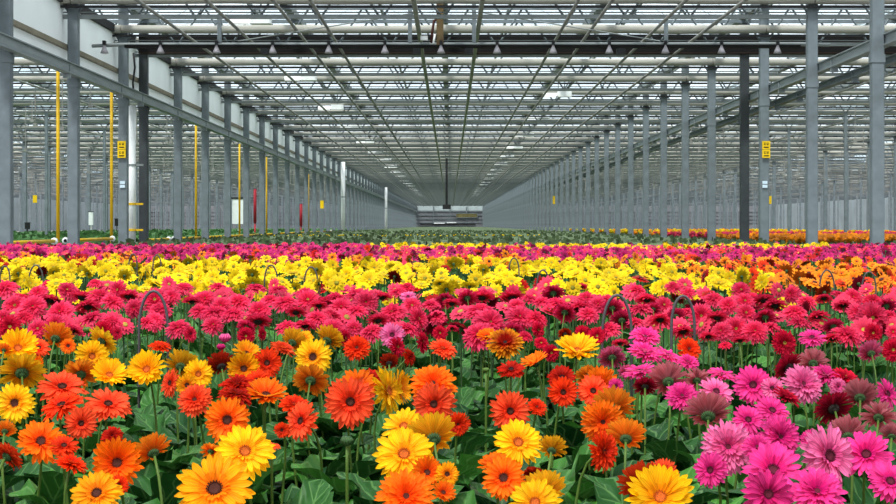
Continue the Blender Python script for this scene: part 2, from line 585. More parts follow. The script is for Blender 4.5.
def roll_mesh(x0, x1, seed):
    rnd = random.Random(seed)
    mb = MB()
    n, k = 9, 15
    rings = []
    for i in range(k):
        t = i / (k - 1)
        xx = x0 + 0.01 + (x1 - x0 - 0.02) * t
        sag = -0.012 * math.sin(t * PI * 4) ** 2
        rr = 0.085 * (1 + rnd.uniform(-0.10, 0.10))
        rings.append([mb.vert((xx, -0.19 + math.cos(2 * PI * j / n) * rr * 0.9, ZS + sag + math.sin(2 * PI * j / n) * rr)) for j in range(n)])
    for i in range(k - 1):
        for j in range(n):
            j2 = (j + 1) % n
            mb.face((rings[i][j], rings[i][j2], rings[i + 1][j2], rings[i + 1][j]))
    mb.face(rings[0][::-1]); mb.face(rings[-1])
    return mb.mesh('screen_cloth', CREAM, True)


BAYS = [('main aisle', XL, XR), ('next bay on the right', XR, XR + BAY), ('next bay on the left', XL - BAY, XL)]
for bn, x0, x1 in BAYS:
    gm = girder_meshes(x0 - x0, x1 - x0)
    rm = [roll_mesh(0, x1 - x0, s) for s in (1, 2, 3)]
    for n, y in enumerate(YG):
        g = empty('roof_girder', (x0, y, 0))
        for nm, me in zip(('bottom_chord', 'top_chord', 'lattice_web', 'screen_rail'), gm):
            link(nm, me, g)
        cl = rm[n % 3]
        s = link('screen_roll', cl, None, (x0, y, 0))
        where = 'over the main aisle' if bn == 'main aisle' else 'over the ' + bn
        if n < 16:
            tag(g, 'grey lattice roof girder %s, %s from the camera' % (where, ORD[n]), 'girder', 'lattice roof girders')
            tag(s, 'cream rolled shade screen %s, %s from the camera' % (where, ORD[n]), 'shade screen', 'rolled shade screens')
        else:
            tag(g, 'far grey lattice roof girder deep %s' % where, 'girder', 'far girders ' + where)
            tag(s, 'far cream rolled shade screen deep %s' % where, 'shade screen', 'far screens ' + where)
mb, mr = MB(), MB()
rsb = random.Random(99)
for k in (1, 2, 3):
    for x0 in (XL - BAY * (k + 1), XR + BAY * k):
        for y in YG:
            mb.box(x0 + 0.1, x0 + BAY - 0.1, y - 0.035, y + 0.035, ZB - 0.035, ZB + 0.035)
            mb.box(x0 + 0.1, x0 + BAY - 0.1, y - 0.035, y + 0.035, ZT - 0.035, ZT + 0.035)
            nn = 12
            for i in range(nn):
                d = (BAY - 0.24) / nn
                a = x0 + 0.12 + d * i
                mb.tube([(a, y, ZB), (a + d / 2, y, ZT)], 0.02, 3, cap=False)
                mb.tube([(a + d / 2, y, ZT), (a + d, y, ZB)], 0.02, 3, cap=False)
            a = x0
            while a < x0 + BAY - 0.05:
                b = min(x0 + BAY, a + rsb.uniform(0.8, 4.0))
                rr = rsb.uniform(0.05, 0.12)
                zz = ZS + rsb.uniform(-0.05, 0.06)
                mr.tube([(a, y - 0.22, zz), (b, y - 0.22, zz)], rr, 6)
                a = b + (rsb.uniform(0.2, 1.0) if rsb.random() < 0.4 else 0)
tag(mb.build('roof_girders', STEEL), 'lattice girders massed over the farthest side bays', 'girders', kind='stuff')
mw = MB()
for sgn, xe in ((-1, XL), (1, XR)):
    for k in range(14):                 # pipes running away over the side bays, each at its own height
        xx = xe + sgn * (1.3 + 2.7 * k)
        zz = ZB - rsb.uniform(0.06, 0.5)
        mw.tube([(xx, 33 if sgn > 0 else 20, zz), (xx, YEND - 2, zz)], 0.028, 5)
    for _ in range(420):                # drop wires and sprinkler droppers
        xx, yy = xe + sgn * rsb.uniform(1.0, 34), rsb.uniform(36, 150)
        ln = rsb.uniform(0.25, 1.3)
        mw.box(xx - 0.012, xx + 0.012, yy - 0.012, yy + 0.012, ZB - ln, ZB)
        mw.box(xx - 0.05, xx + 0.05, yy - 0.05, yy + 0.05, ZB - ln - 0.09, ZB - ln)
tag(mw.build('pipework', PIPEM), 'tangle of thin pipes and droppers under the roofs of the side bays', 'pipework', kind='stuff')
tag(mr.build('screen_rolls', CREAM, smooth=True), 'rolled cream screens massed over the farthest side bays', 'shade screens', kind='stuff')

# dark beam closing the joint between the two greenhouse sections
o = empty('joint_beam', (0, 31.3, 0))
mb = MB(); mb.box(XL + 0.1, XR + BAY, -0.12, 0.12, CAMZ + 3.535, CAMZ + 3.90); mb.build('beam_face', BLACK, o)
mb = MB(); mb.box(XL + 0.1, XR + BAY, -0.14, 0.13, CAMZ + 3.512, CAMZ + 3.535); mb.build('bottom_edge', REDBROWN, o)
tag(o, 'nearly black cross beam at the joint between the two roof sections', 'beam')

# long gutter beams on the post rows
def long_beam(name, x0, x1, z0, z1, y0, m, label):
    o = empty(name, (x0, 0, 0))
    mb = MB(); mb.box(0, x1 - x0, y0, YEND - 0.5, z0, z1); mb.build('beam_web', m, o)
    mb = MB(); mb.box(-0.03, x1 - x0 + 0.03, y0, YEND - 0.5, z1, z1 + 0.02); mb.box(-0.03, x1 - x0 + 0.03, y0, YEND - 0.5, z0 - 0.02, z0); mb.build('flange', m, o)
    mb = MB()
    for y in YG:
        mb.box(-0.02, x1 - x0 + 0.02, y - 1.0, y - 0.94, z0 - 0.10, z1 - 0.02)
    mb.build('joint_plate', m, o)
    tag(o, label, 'gutter beam')
    return o


long_beam('gutter_beam', XL + 0.09, XL + 0.17, CAMZ + 2.53, CAMZ + 2.68, 17.0, BEAMM, 'long grey gutter beam under the white wall strip of the left row')
long_beam('gutter_beam', XR + 0.10, XR + 0.18, CAMZ + 2.63, CAMZ + 2.76, 17.0, BEAMM, 'long grey gutter beam behind the right row, the upper of the two')
long_beam('gutter_beam', XR + 0.45, XR + 0.52, CAMZ + 2.46, CAMZ + 2.54, 17.0, STEEL, 'thinner long beam just outside and below the right gutter beam')

# overhead pipes running away under the girders
PX = [(-4.88, 'leftmost overhead pipe'), (-3.80, 'second overhead pipe from the left wall'), (-2.76, 'third overhead pipe from the left wall'),
      (-2.18, 'fourth overhead pipe from the left wall'), (2.00, 'overhead pipe, nearest to the boom rail on its right'),
      (2.53, 'second overhead pipe to the right of the boom rails'), (3.68, 'third overhead pipe to the right of the boom rails'),
      (4.60, 'rightmost overhead pipe of the main aisle'), (8.0, 'overhead pipe just beyond the right post row'), (9.4, 'second overhead pipe beyond the right post row')]
for xx, lb in PX:
    mb = MB()
    mb.tube([(xx, 17.0, ZB - 0.075), (xx, YEND - 1, ZB - 0.075)], 0.028, 8)
    tag(mb.build('overhead_pipe', PIPEM, smooth=True), 'pale grey ' + lb, 'pipe', 'overhead pipes')
for xx, lb in ((-0.56, 'left one of the pair of flat rails carrying the irrigation boom'), (0.50, 'right one of the pair of flat rails carrying the irrigation boom')):
    o = empty('boom_rail', (xx, 0, 0))
    mb = MB(); mb.box(-0.035, 0.035, 17, YEND - 1, ZB - 0.13, ZB - 0.06); mb.build('rail', PIPEM, o)
    mb = MB()
    for y in YG:
        mb.box(-0.03, 0.03, y - 0.03, y + 0.03, ZB - 0.06, ZB - 0.04)
    mb.build('rail_clamps', STEEL_D, o)
    tag(o, lb, 'rail', 'irrigation boom rails')

# irrigation boom
YB = 26.9
def Bp(px, py):
    p = world_at(px, py, YB)
    return (p.x, 0, p.z)
bm = empty('irrigation_boom', (0, YB, 0))
zt_ = Bp(0, 43)[2]
mb = MB(); mb.tube([Bp(92, 46), Bp(126, 44.5), Bp(800, 44), Bp(830, 45)], 0.032, 8); mb.build('spray_pipe', STEEL_L, bm, True)
mb = MB(); mb.box(Bp(125, 0)[0], Bp(800, 0)[0], -0.06, 0.06, Bp(0, 48)[2], Bp(0, 45.2)[2]); mb.build('boom_trough', BLACK, bm)
for i in range(-6, 7):
    px = 441 + i * 56
    if not 100 < px < 800:
        continue
    p = Bp(px, 44)
    mb = MB(); mb.lathe([(0.075, -0.17), (0.055, -0.12), (0.02, -0.03), (0.02, 0.05)], 8)
    nz = mb.build('nozzle', NOZZLE, bm, True, loc=(p[0], -0.05, p[2]))
    mb = MB(); mb.box(-0.025, 0.025, -0.05, 0.05, -0.02, 0.05)
    mb.build('clamp', DARKP, nz)
mb = MB(); mb.box(Bp(436.5, 0)[0], Bp(443.5, 0)[0], -0.05, 0.05, Bp(0, 48)[2], CAMZ + 4.2); mb.build('mast', RUST, bm)
mb = MB(); mb.tube([Bp(438, 18), Bp(434, 21), Bp(432.5, 30), Bp(431, 46)], 0.025, 6); mb.build('feed_hose', HOSE, bm, True)
mb = MB(); mb.tube([Bp(435, 34), Bp(433, 47)], 0.022, 6); mb.build('hose_end', WHITEP, bm, True)
for a, b in (((408, 14), (238, 41)), ((478, 12), (660, 41))):
    mb = MB(); mb.tube([Bp(*a), Bp(*b)], 0.011, 5); mb.build('stay_cable', STEEL_L, bm)
for px, y0 in ((219.5, 14), (410, -2), (474, -2), (666, 16)):
    mb = MB(); a, b = Bp(px, y0), Bp(px, 43)
    mb.box(a[0] - 0.035, a[0] + 0.035, -0.03, 0.03, b[2], a[2]); mb.build('hanger', STEEL, bm)
for px in (265, 417, 469, 621):
    a = Bp(px, 53)
    mb = MB(); mb.box(a[0] - 0.07, a[0] + 0.07, -0.09, 0.09, a[2] - 0.03, a[2] + 0.08); mb.build('roller', DARKP, bm)
a = Bp(424, 40)
mb = MB(); mb.cbox(a[0] - 0.06, a[0] + 0.07, -0.14, -0.06, a[2] - 0.02, a[2] + 0.06, 0.01); mb.build('motor_box', WHITEP, bm)
tag(bm, 'wide dark irrigation boom with hanging nozzles across the aisle', 'irrigation boom')

# hanging mast of a second boom far down the aisle
o = empty('irrigation_mast', (-0.18, 82, 0))
mb = MB(); mb.box(-0.06, 0.06, -0.06, 0.06, CAMZ + 0.95, ZB); mb.build('mast', STEEL_D, o)
mb = MB(); mb.cbox(-0.22, 0.22, -0.15, 0.15, CAMZ + 0.85, CAMZ + 1.1, 0.03); mb.build('trolley_box', STEEL_D, o)
tag(o, 'thin dark mast hanging from the boom rails far down the aisle', 'mast')

# grow lights in two lines
lh = MB(); lh.cbox(-0.20, 0.20, -0.12, 0.12, -0.07, 0.09, 0.03)
lr = MB(); lr.box(-0.60, -0.22, -0.12, 0.12, -0.04, 0.04)
ll = MB(); ll.box(-0.60, -0.24, -0.11, 0.11, -0.065, -0.05)
lk = MB(); lk.box(-0.015, 0.015, -0.01, 0.01, 0.09, 0.55); lk.box(-0.19, -0.17, -0.01, 0.01, 0.06, 0.55)
LM = (('lamp_housing', lh.mesh('lamp_housing', WHITEP)), ('reflector', lr.mesh('reflector', LAMPW)), ('lamp_lens', ll.mesh('lamp_lens', LAMPW)), ('hanger', lk.mesh('hanger', STEEL)))
for side, xx in (('left', -3.55), ('right', 3.25)):
    for n in range(25):
        y = (28.6 if side == 'left' else 33.5) + 9.72 * n
        g = empty('grow_light', (xx, y, CAMZ + (3.84 if n == 0 else 3.70)))
        for nm, me in LM:
            link(nm, me, g)
        if n < 12:
            tag(g, 'white grow light in the %s line under the roof, %s from the camera' % (side, ORD[n]), 'grow light', 'grow lights in two lines')
        else:
            tag(g, 'far white grow light deep in the %s line under the roof' % side, 'grow light', 'far grow lights of the %s line' % side)

# white downpipe with yellow straps between the third post and the dark post
o = empty('downpipe', (XL - 0.05, 31.2, 0))
mb = MB(); mb.tube([(0, 0, 0), (0, 0, CAMZ + 2.45)], 0.088, 12); mb.build('pipe', WHITEP, o, True)
for py in (157 + 8, 204, 230):
    z = CAMZ - (py - VY) / F * 31.2
    mb = MB(); mb.lathe([(0.098, -0.022), (0.098, 0.022)], 10)
    mb.box(0.09, 0.24, -0.02, 0.02, -0.02, 0.02)
    mb.box(-0.24, -0.09, -0.02, 0.02, -0.02, 0.02)
    mb.build('strap', STEEL_L if py < 200 else YELLOWP, o, False, loc=(0, 0, z))
tag(o, 'thick white downpipe with yellow straps beside the dark left post', 'downpipe')
mb = MB(); mb.tube([(XL + 0.03, 31.0, CAMZ + 3.5), (XL + 0.06, 31.0, CAMZ + 3.2), (XL + 0.02, 31.0, CAMZ + 2.9), (XL + 0.03, 31.0, CAMZ + 2.7)], 0.02, 6)
tag(mb.build('black_cable', DARKP, smooth=True), 'black cable hanging beside the dark left post', 'cable')

# white wrapped posts farther down the left row
for n, (xx, y) in enumerate(((XL + 0.36, 87.0), (XL + 0.36, 145.5))):
    o = empty('downpipe', (xx, y, 0))
    mb = MB(); mb.tube([(0, 0, 0), (0, 0, CAMZ + 3.6)], 0.13, 10); mb.build('pipe', WHITEP, o, True)
    mb = MB(); mb.lathe([(0.14, -0.03), (0.14, 0.03)], 10); mb.build('strap', STEEL_L, o, False, (0, 0, 2.4))
    tag(o, ('pale downpipe on the left row, the nearer of two far ones', 'pale downpipe on the left row near the far end of the aisle')[n], 'downpipe')

# yellow uprights and rails on the left
for n, (px, top) in enumerate(((58, 70), (111.5, 92), (196, 125), (239.5, 144), (266.5, 157), (308.5, 174))):
    y = (-(XL - 0.45)) * F / (VX - px)
    o = empty('yellow_pipe', (XL - 0.45, y, 0))
    zt = CAMZ + (VY - top) / F * y
    mb = MB(); mb.tube([(0, 0, 0), (0, 0, zt)], 0.032, 8); mb.build('pipe', YELLOWP, o, True)
    mb = MB(); mb.lathe([(0.05, 0), (0.05, 0.03), (0.036, 0.05)], 10); mb.build('foot_flange', YELLOWP, o)
    tag(o, 'yellow upright pipe behind the left post row, %s from the camera' % ORD[n], 'pipe', 'yellow upright pipes')
segs = [(XL - 0.17, 22.4, 25.6), (XL - 0.17, 26.3, 30.0), (XL - 0.17, 33.0, 36.0), (XL - 0.17, 36.6, 41), (XL - 0.17, 41.5, 54), (XL - 0.17, 54.5, 85)]
for n, (xx, y0, y1) in enumerate(segs):
    o = empty('yellow_rail', (xx, 0, 0))
    zz = 0.53 if n < 2 else 0.47
    mb = MB(); mb.tube([(0, y0, zz), (0, y1, zz)], 0.03, 8); mb.build('rail', YELLOWP, o, True)
    mb = MB()
    for yy in (y0, y1 - 0.05):
        mb.tube([(0, yy, zz), (0, yy + 0.05, zz)], 0.06, 8)
    mb.build('end_caps', WHITEP, o, True)
    mb = MB()
    for t in (0.2, 0.8):
        yy = y0 + (y1 - y0) * t
        mb.box(-0.02, 0.02, yy - 0.02, yy + 0.02, 0, zz)
    mb.build('rail_support', STEEL, o)
    tag(o, 'low yellow rail along the left post row, %s span from the camera' % ORD[n], 'rail', 'low yellow rails')

# signs on the posts: plates with dark print, too small to read
def plate(px, py, w, h, y, xx, double, label):
    o = empty('row_sign', (xx, y, 0))
    zc = CAMZ - (py - VY) / F * y
    hw, hh = w / 2 / F * y, h / 2 / F * y
    for k in ((1, -1) if double else (0,)):
        zz = zc + k * hh * 1.04
        mb = MB(); mb.box(-hw, hw, -0.012, 0.0, zz - hh, zz + hh)
        pl = mb.build('sign_plate', SIGNY, o)
        if double:
            mb = MB()
            g = hw * 0.34
            for gx in (-g, g):   # two small characters
                mb.box(gx - g * 0.62, gx + g * 0.62, -0.016, -0.012, zz + hh * 0.05, zz + hh * 0.20)
                mb.box(gx - g * 0.62, gx - g * 0.25, -0.016, -0.012, zz + hh * 0.05, zz + hh * 0.62)
                mb.box(gx + g * 0.25, gx + g * 0.62, -0.016, -0.012, zz + hh * (0.05 if gx > 0 else 0.4), zz + hh * 0.62)
            mb.box(-hw * 0.6, hw * 0.6, -0.016, -0.012, zz - hh * 0.62, zz - hh * 0.35)
            mb.build('print', SIGNK, pl)
    tag(o, label, 'sign')
    return o


plate(124, 149.5, 8.2, 8.2, 30.08, XL - 0.01, True, 'pair of square yellow row signs on the third left post')
plate(763.5, 149.5, 8.0, 8.2, 30.08, XR + 0.02, True, 'pair of square yellow row signs on the third right post')
plate(35, 199, 4.2, 7.5, 45, (35 - VX) / F * 45, False, 'small yellow sign among the posts beyond the low left rail')
plate(322, 204.5, 3.6, 8, 76, (322 - VX) / F * 76, False, 'small yellow sign hanging by the far left posts')
plate(555, 200, 4.5, 8, 90, (555 - VX) / F * 90, False, 'small yellow sign on a far right post')
plate(514, 211, 3.0, 5, 150, (514 - VX) / F * 150, False, 'tiny yellow sign on the farthest right posts')
plate(770, 200, 3.0, 8, 48, (770 - VX) / F * 48, False, 'narrow yellow sign behind the right post with row signs')
for px, y, xx, lb in ((124, 30.1, XL, 'pale sticker on the third left post below its yellow signs'), (764, 30.1, XR, 'pale sticker on the third right post below its yellow signs')):
    o = empty('sticker', (xx, y, CAMZ - (184 - VY) / F * y))
    mb = MB()
    for k in (0.03, -0.045):
        mb.box(-0.05, 0.05, -0.004, 0.0, k - 0.03, k + 0.03)
    mb.build('label_face', SIGNW, o)
    tag(o, lb, 'sticker')

# small equipment seen between the left posts
def far_thing(name, m, px, py0, py1, w, y, label, cat, tube=False):
    p0, p1 = world_at(px, py1, y), world_at(px, py0, y)
    hw = w / 2 / F * y
    o = empty(name, (p0.x, y, 0))
    mb = MB()
    if tube:
        mb.tube([(0, 0, p0.z), (0, 0, p1.z)], hw, 8)
        mb.box(-hw * 0.5, hw * 0.5, -0.02, 0.02, 0, p0.z)
    else:
        mb.cbox(-hw, hw, -hw * 0.5, hw * 0.5, p0.z, p1.z, hw * 0.15)
        mb.box(-hw * 0.15, hw * 0.15, -0.02, 0.02, 0, p0.z)
    mb.build('body', m, o, tube)
    mb = MB(); mb.cbox(-hw * 1.15, hw * 1.15, -hw * 0.6, hw * 0.6, p1.z, p1.z + hw * 0.25, hw * 0.1); mb.build('cap', STEEL_D, o)
    tag(o, label, cat)


far_thing('hose_post', REDP, 255, 189, 223, 3.0, 62, 'red hose post between the fourth and fifth yellow pipes', 'hose post', True)
far_thing('hose_post', REDP, 301, 204, 226, 3.0, 90, 'red hose post just left of the sixth yellow pipe', 'hose post', True)
far_thing('white_cabinet', WHITEP, 239, 199, 224, 13, 68, 'white cabinet behind the fourth yellow pipe', 'cabinet')
far_thing('control_box', DARKP, 27.5, 223, 229, 5, 60, 'black control box above green plants beyond the second left post gap', 'control box')
far_thing('control_box', DARKP, 117, 219, 226, 4.5, 60, 'black control box just right of the second yellow pipe', 'control box')
far_thing('fan_unit', WHITEP, 91, 212, 225, 4.5, 70, 'white unit standing among green plants behind the second left post', 'unit')

# ------------------------------------------------------------------ gerbera meshes (unit radius, facing +Z)
WPROF = [(0.0, 0.42), (0.3, 0.78), (0.62, 1.0), (0.86, 0.82), (1.0, 0.16)]


def petal(mb, rnd, ang, r0, r1, z0, pitch, droop, wid, tint, m=0, cup=0.26, roll=0.0, prof=WPROF):
    ca, sa = math.cos(ang), math.sin(ang)
    L = r1 - r0
    rows = []
    for s, wf in prof:
        r = r0 + L * s * math.cos(pitch)
        z = z0 + L * (math.tan(pitch) * s - droop * s * s)
        hw = wid * wf * 0.5
        row = []
        for t in (-1, 0, 1):
            lx, ly, lz = r, t * hw, z + (cup * wid * abs(t)) + roll * t * hw
            row.append(mb.vert((lx * ca - ly * sa, lx * sa + ly * ca, lz), along=max(0.0, min(1.0, r)), across=t * 1.0, tint=tint))
        rows.append(row)
    for i in range(len(rows) - 1):
        for j in (0, 1):
            mb.face((rows[i][j], rows[i + 1][j], rows[i + 1][j + 1], rows[i][j + 1]), m)


def bloom_mesh(name, kind, seed, mats):
    rnd = random.Random(seed)
    mb = MB()
    if kind == 'flat':
        rows = [(25, 0.14, 1.0, -0.03, R(4), 0.13, 0.215), (23, 0.14, 0.88, 0.03, R(15), 0.12, 0.19), (24, 0.15, 0.42, 0.06, R(32), 0.1, 0.08)]
    elif kind == 'cup':
        rows = [(26, 0.14, 1.04, -0.03, R(22), 0.05, 0.21), (24, 0.14, 0.90, 0.03, R(34), 0.05, 0.19), (22, 0.15, 0.42, 0.05, R(40), 0.1, 0.09)]
    elif kind == 'dome':
        rows = [(34, 0.10, 1.0, -0.03, R(4), 0.34, 0.185), (30, 0.10, 0.86, 0.05, R(14), 0.34, 0.17), (24, 0.1, 0.66, 0.10, R(26), 0.3, 0.16), (18, 0.06, 0.40, 0.13, R(38), 0.25, 0.11)]
    elif kind == 'double':
        rows = [(32, 0.12, 1.0, -0.03, R(5), 0.14, 0.185), (28, 0.12, 0.86, 0.04, R(17), 0.14, 0.17), (22, 0.12, 0.66, 0.06, R(27), 0.12, 0.15), (20, 0.10, 0.42, 0.08, R(42), 0.1, 0.09)]
    else:  # ragged
        rows = [(21, 0.14, 1.02, -0.02, R(8), 0.16, 0.22), (19, 0.14, 0.9, 0.03, R(24), 0.10, 0.22), (18, 0.15, 0.45, 0.05, R(40), 0.1, 0.09)]
    jit = {'ragged': 0.28}.get(kind, 0.13)
    for ri, (n, r0, r1, z0, pitch, droop, wid) in enumerate(rows):
        off = rnd.random()
        for i in range(n):
            a = 2 * PI * (i + off + rnd.uniform(-0.22, 0.22)) / n
            petal(mb, rnd, a, r0, r1 * (1 + rnd.uniform(-0.09, 0.05)), z0, pitch + rnd.uniform(-jit, jit), droop * rnd.uniform(0.5, 1.5),
                  wid * rnd.uniform(0.85, 1.1), rnd.uniform(0.78, 1.10), 0, roll=rnd.uniform(-0.5, 0.5))
    return mb.mesh(name, mats, True)


def disc_mesh(name, r, mat, h=0.09):
    mb = MB()
    rnd = random.Random(3)
    prof = [(r * 1.0, 0.02), (r * 0.98, h * 0.75), (r * 0.8, h * 1.05), (r * 0.5, h * 0.9), (r * 0.2, h * 0.75), (0.005, h * 0.72)]
    mb.lathe(prof, 14)
    for k in range(34):   # stubby florets standing around the rim of the disc
        a = 2 * PI * k / 34
        rr = r * (0.92 if k % 2 else 0.74)
        mb.tube([(math.cos(a) * rr, math.sin(a) * rr, h * 0.8), (math.cos(a) * rr * 1.05, math.sin(a) * rr * 1.05, h * 1.55)], [0.022, 0.014], 4)
    return mb.mesh(name, mat, True)


def calyx_mesh(name, mat):
    mb = MB()
    mb.lathe([(0.03, -0.30), (0.10, -0.27), (0.19, -0.19), (0.235, -0.10), (0.24, -0.03), (0.2, 0.0)], 14)
    for k in range(18):
        a = 2 * PI * k / 18
        ca, sa = math.cos(a), math.sin(a)
        mb.tube([(ca * 0.16, sa * 0.16, -0.22), (ca * 0.25, sa * 0.25, -0.11), (ca * 0.30, sa * 0.30, -0.035)], [0.03, 0.028, 0.006], 4)
    return mb.mesh(name, mat, True)


DISC = {k: plain('disc ' + k, c, 0.8, 0, 0.5, 30.0) for k, c in
        dict(brown='#4A1E10', orange='#B85A10', olive='#8C8420', wine='#5A1028', lime='#A8903C', black='#241014').items()}
PC = {  # colour code: words, tip, base, reverse, disc, disc radius
    'Y': ('golden yellow', '#FFC914', '#F8A010', '#F8C62C', 'orange', 0.20),
    'B': ('yellow', '#FFD020', '#F8900C', '#F8C62C', 'brown', 0.23),
    'G': ('golden orange', '#FBB010', '#F0780A', '#F2BA26', 'brown', 0.20),
    'O': ('orange', '#FF8212', '#F04C06', '#F89A2C', 'brown', 0.22),
    'T': ('golden and red', '#FFB414', '#B41806', '#D05020', 'black', 0.22),
    'S': ('coral red', '#FF6438', '#EE3410', '#E86030', 'brown', 0.17),
    'R': ('red orange', '#FF4A14', '#DC2606', '#D84A20', 'brown', 0.18),
    'K': ('dark red', '#D02408', '#9A0C04', '#B83018', 'black', 0.18),
    'M': ('magenta', '#FA4CA4', '#DC1480', '#D8648C', 'wine', 0.19),
    'P': ('pale pink', '#FF86BC', '#EE4E98', '#D0608C', 'wine', 0.19),
    'D': ('dusty magenta', '#E83C90', '#C41468', '#D68088', 'wine', 0.19),
    'C': ('crimson pink', '#FA5682', '#DE1C50', '#D83060', 'lime', 0.095),
    'Q': ('deep crimson', '#E41646', '#BE062C', '#B0183A', 'lime', 0.13),
    'Z': ('crimson', '#EA3460', '#C81440', '#E0345C', 'black', 0.17),
}
MAT = {k: petal_mat('petals ' + v[0], v[1], v[2], v[3], 0.32 if k == 'T' else 0.12, 1.0 if k in 'CT' else 0.62) for k, v in PC.items()}
BL = {}
DM = {k: disc_mesh('flower_centre', v[5], DISC[v[4]]) for k, v in PC.items()}
CG = calyx_mesh('calyx', CALYX)
CD = calyx_mesh('calyx', CALYXD)


def bloom(kind, code, seed):
    key = (kind, code, seed)
    if key not in BL:
        BL[key] = bloom_mesh('petals', kind, seed * 17 + len(kind), MAT[code])
    return BL[key]


# ------------------------------------------------------------------ depth of a bloom from where it stands in its row
HZ = [(1.7, 0.348), (1.85, 0.345), (2.5, 0.33), (3.2, 0.29), (4.0, 0.25), (5.0, 0.225), (8.0, 0.21), (12.0, 0.213), (18.5, 0.235)]


def drop(Z):
    if Z <= HZ[0][0]:
        return HZ[0][1]
    for (a, ha), (b, hb) in zip(HZ, HZ[1:]):
        if Z <= b:
            return ha + (hb - ha) * (Z - a) / (b - a)
    return HZ[-1][1]


def depth_of(py):
    lo, hi = 1.6, 30.0
    for _ in range(40):
        mid = (lo + hi) / 2
        if VY + F * drop(mid) / mid > py:
            lo = mid
        else:
            hi = mid
    return (lo + hi) / 2


# columns: x  y  width  colour  pose  yaw  [hero key]; poses F face on, M half up, U up, E edge on, B from behind, H hanging
FRONT_FLOWERS = """
18 349 40 Y M 15 h1
39 348 22 S M 10
56 338 32 O B 10 h2
68 346 16 O F 30
92 356 33 Y F 15 h3
103 341 32 Y B 40
22 372 45 G B -10 h4
15 403 39 B F -5 h5
38 362 9 O F 0
80 374 38 O B -20
62 388 48 S U 20 h6
109 376 36 Y U 20
147 370 38 Y M 0 h7
108 405 45 S U 25 h8
62 406 42 R U -10
160 347 22 R E 10
4 350 14 O B 0
5 431 22 O B 0
8 456 34 R B 30 h9
41 442 46 O M 5 h10
64 446 28 R U 20
71 464 34 R E 25
81 423 32 S H 10
112 436 22 K M 0
117 463 50 O F 5 h11
153 452 38 O B -25 h12
97 494 50 G M 5 h13
119 485 18 R H 0
171 383 28 S F -40 h14
181 366 33 G B 10
198 374 30 Y F 20 h15
187 385 22 G H 0
195 400 35 S M 0 h16
221 366 30 K B -20
244 369 33 G F 0 h17
267 363 30 R F 10 h18
246 354 28 G U 20
283 349 26 S E 35
293 342 28 G B 20
237 385 34 K U 0
257 381 26 R M -20
266 396 40 O U 10 h19
236 396 34 K E 20
227 420 45 O F 5 h20
294 405 30 R U 15
245 452 57 Y M 10 h21
211 451 22 O B 10
215 490 76 G M -5 h22
282 430 15 R H 0
302 421 40 S F -35 h23
272 447 12 S E 0
313 357 37 B F 0 h24
328 340 30 G B 35
303 338 20 G U 0
311 380 36 O B 5 h25
357 348 27 R M -10 h26
350 402 50 S F 5 h27
358 386 38 O M 10
371 380 28 K M 0
387 391 46 Y F 58 h28
397 388 34 G F 70
433 384 46 O M 0 h29
434 404 42 S F 0 h30
389 363 20 K B 0
410 357 18 K F 60
443 349 28 S U 15 h31
404 455 58 Y M 5 h32
404 427 42 Y M -5
433 438 50 G B -10 h33
427 473 32 O M 10
406 497 58 O M 0 h34
447 474 24 G F 0
458 424 24 R H 10
443 493 24 O M 30
505 343 36 T M 0 h35
487 337 20 O U -20
511 370 27 K U 0 h36
535 363 28 O E -35 h37
577 352 43 Y U 0 h38
541 343 14 Q M 0
551 353 18 Q F 20
510 411 40 S F 0 h39
563 392 30 R F 0 h40
562 378 28 K M 0
593 391 32 S F 0
588 376 26 O B 0
537 407 20 R M 20
518 443 49 Y M 5 h41
552 450 30 G B 20 h42
504 478 43 O F -5 h43
494 466 30 O U -20
533 474 22 K B 0
545 493 45 G B 0
535 503 50 Y M 0 h44
601 386 40 O F 20 h45
614 408 42 O B 10
603 422 44 O F -10 h46
626 438 40 O B 5 h47
603 451 40 R F 40 h48
642 486 48 R B -20 h49
663 474 31 S F 10 h50
660 498 65 Y M 0 h51
612 357 28 M B 0
645 337 31 M U 0 h52
645 353 34 M U 10
668 356 30 M E 30
688 362 22 M U 10
640 372 34 M E -8 h53
668 381 38 D B 0 h54
682 396 33 M M 0 h55
645 386 24 Q B 0
716 392 34 P M 10
697 380 28 D B 10
722 375 30 M E 25
753 385 38 M F -10 h56
708 415 46 D B 0 h57
748 420 32 M M 0
772 411 35 M M 10
772 388 22 P F 0
803 384 42 P M 20 h58
786 397 30 Q E 40
788 367 32 Q B -30
813 363 32 D B 10 h59
826 376 34 M U 10
846 378 30 Q U 25
838 387 18 P F 0
860 397 36 D B 15 h60
833 408 38 Q B -10
887 394 30 M F 40 h61
879 417 36 D B 20
728 447 52 P F -5 h62
711 470 36 M F -30 h63
780 437 45 M F 15 h64
773 471 60 M M 0 h65
757 447 30 M M 0
828 456 62 P F 30 h66
866 455 50 M M -10 h67
890 482 46 M M 10 h68
817 492 55 M M 5 h69
768 494 50 D F 0
810 440 20 M F 0
847 436 40 D B 5
892 436 26 D B 20
628 372 20 M B 0
616 386 16 M H 0
"""
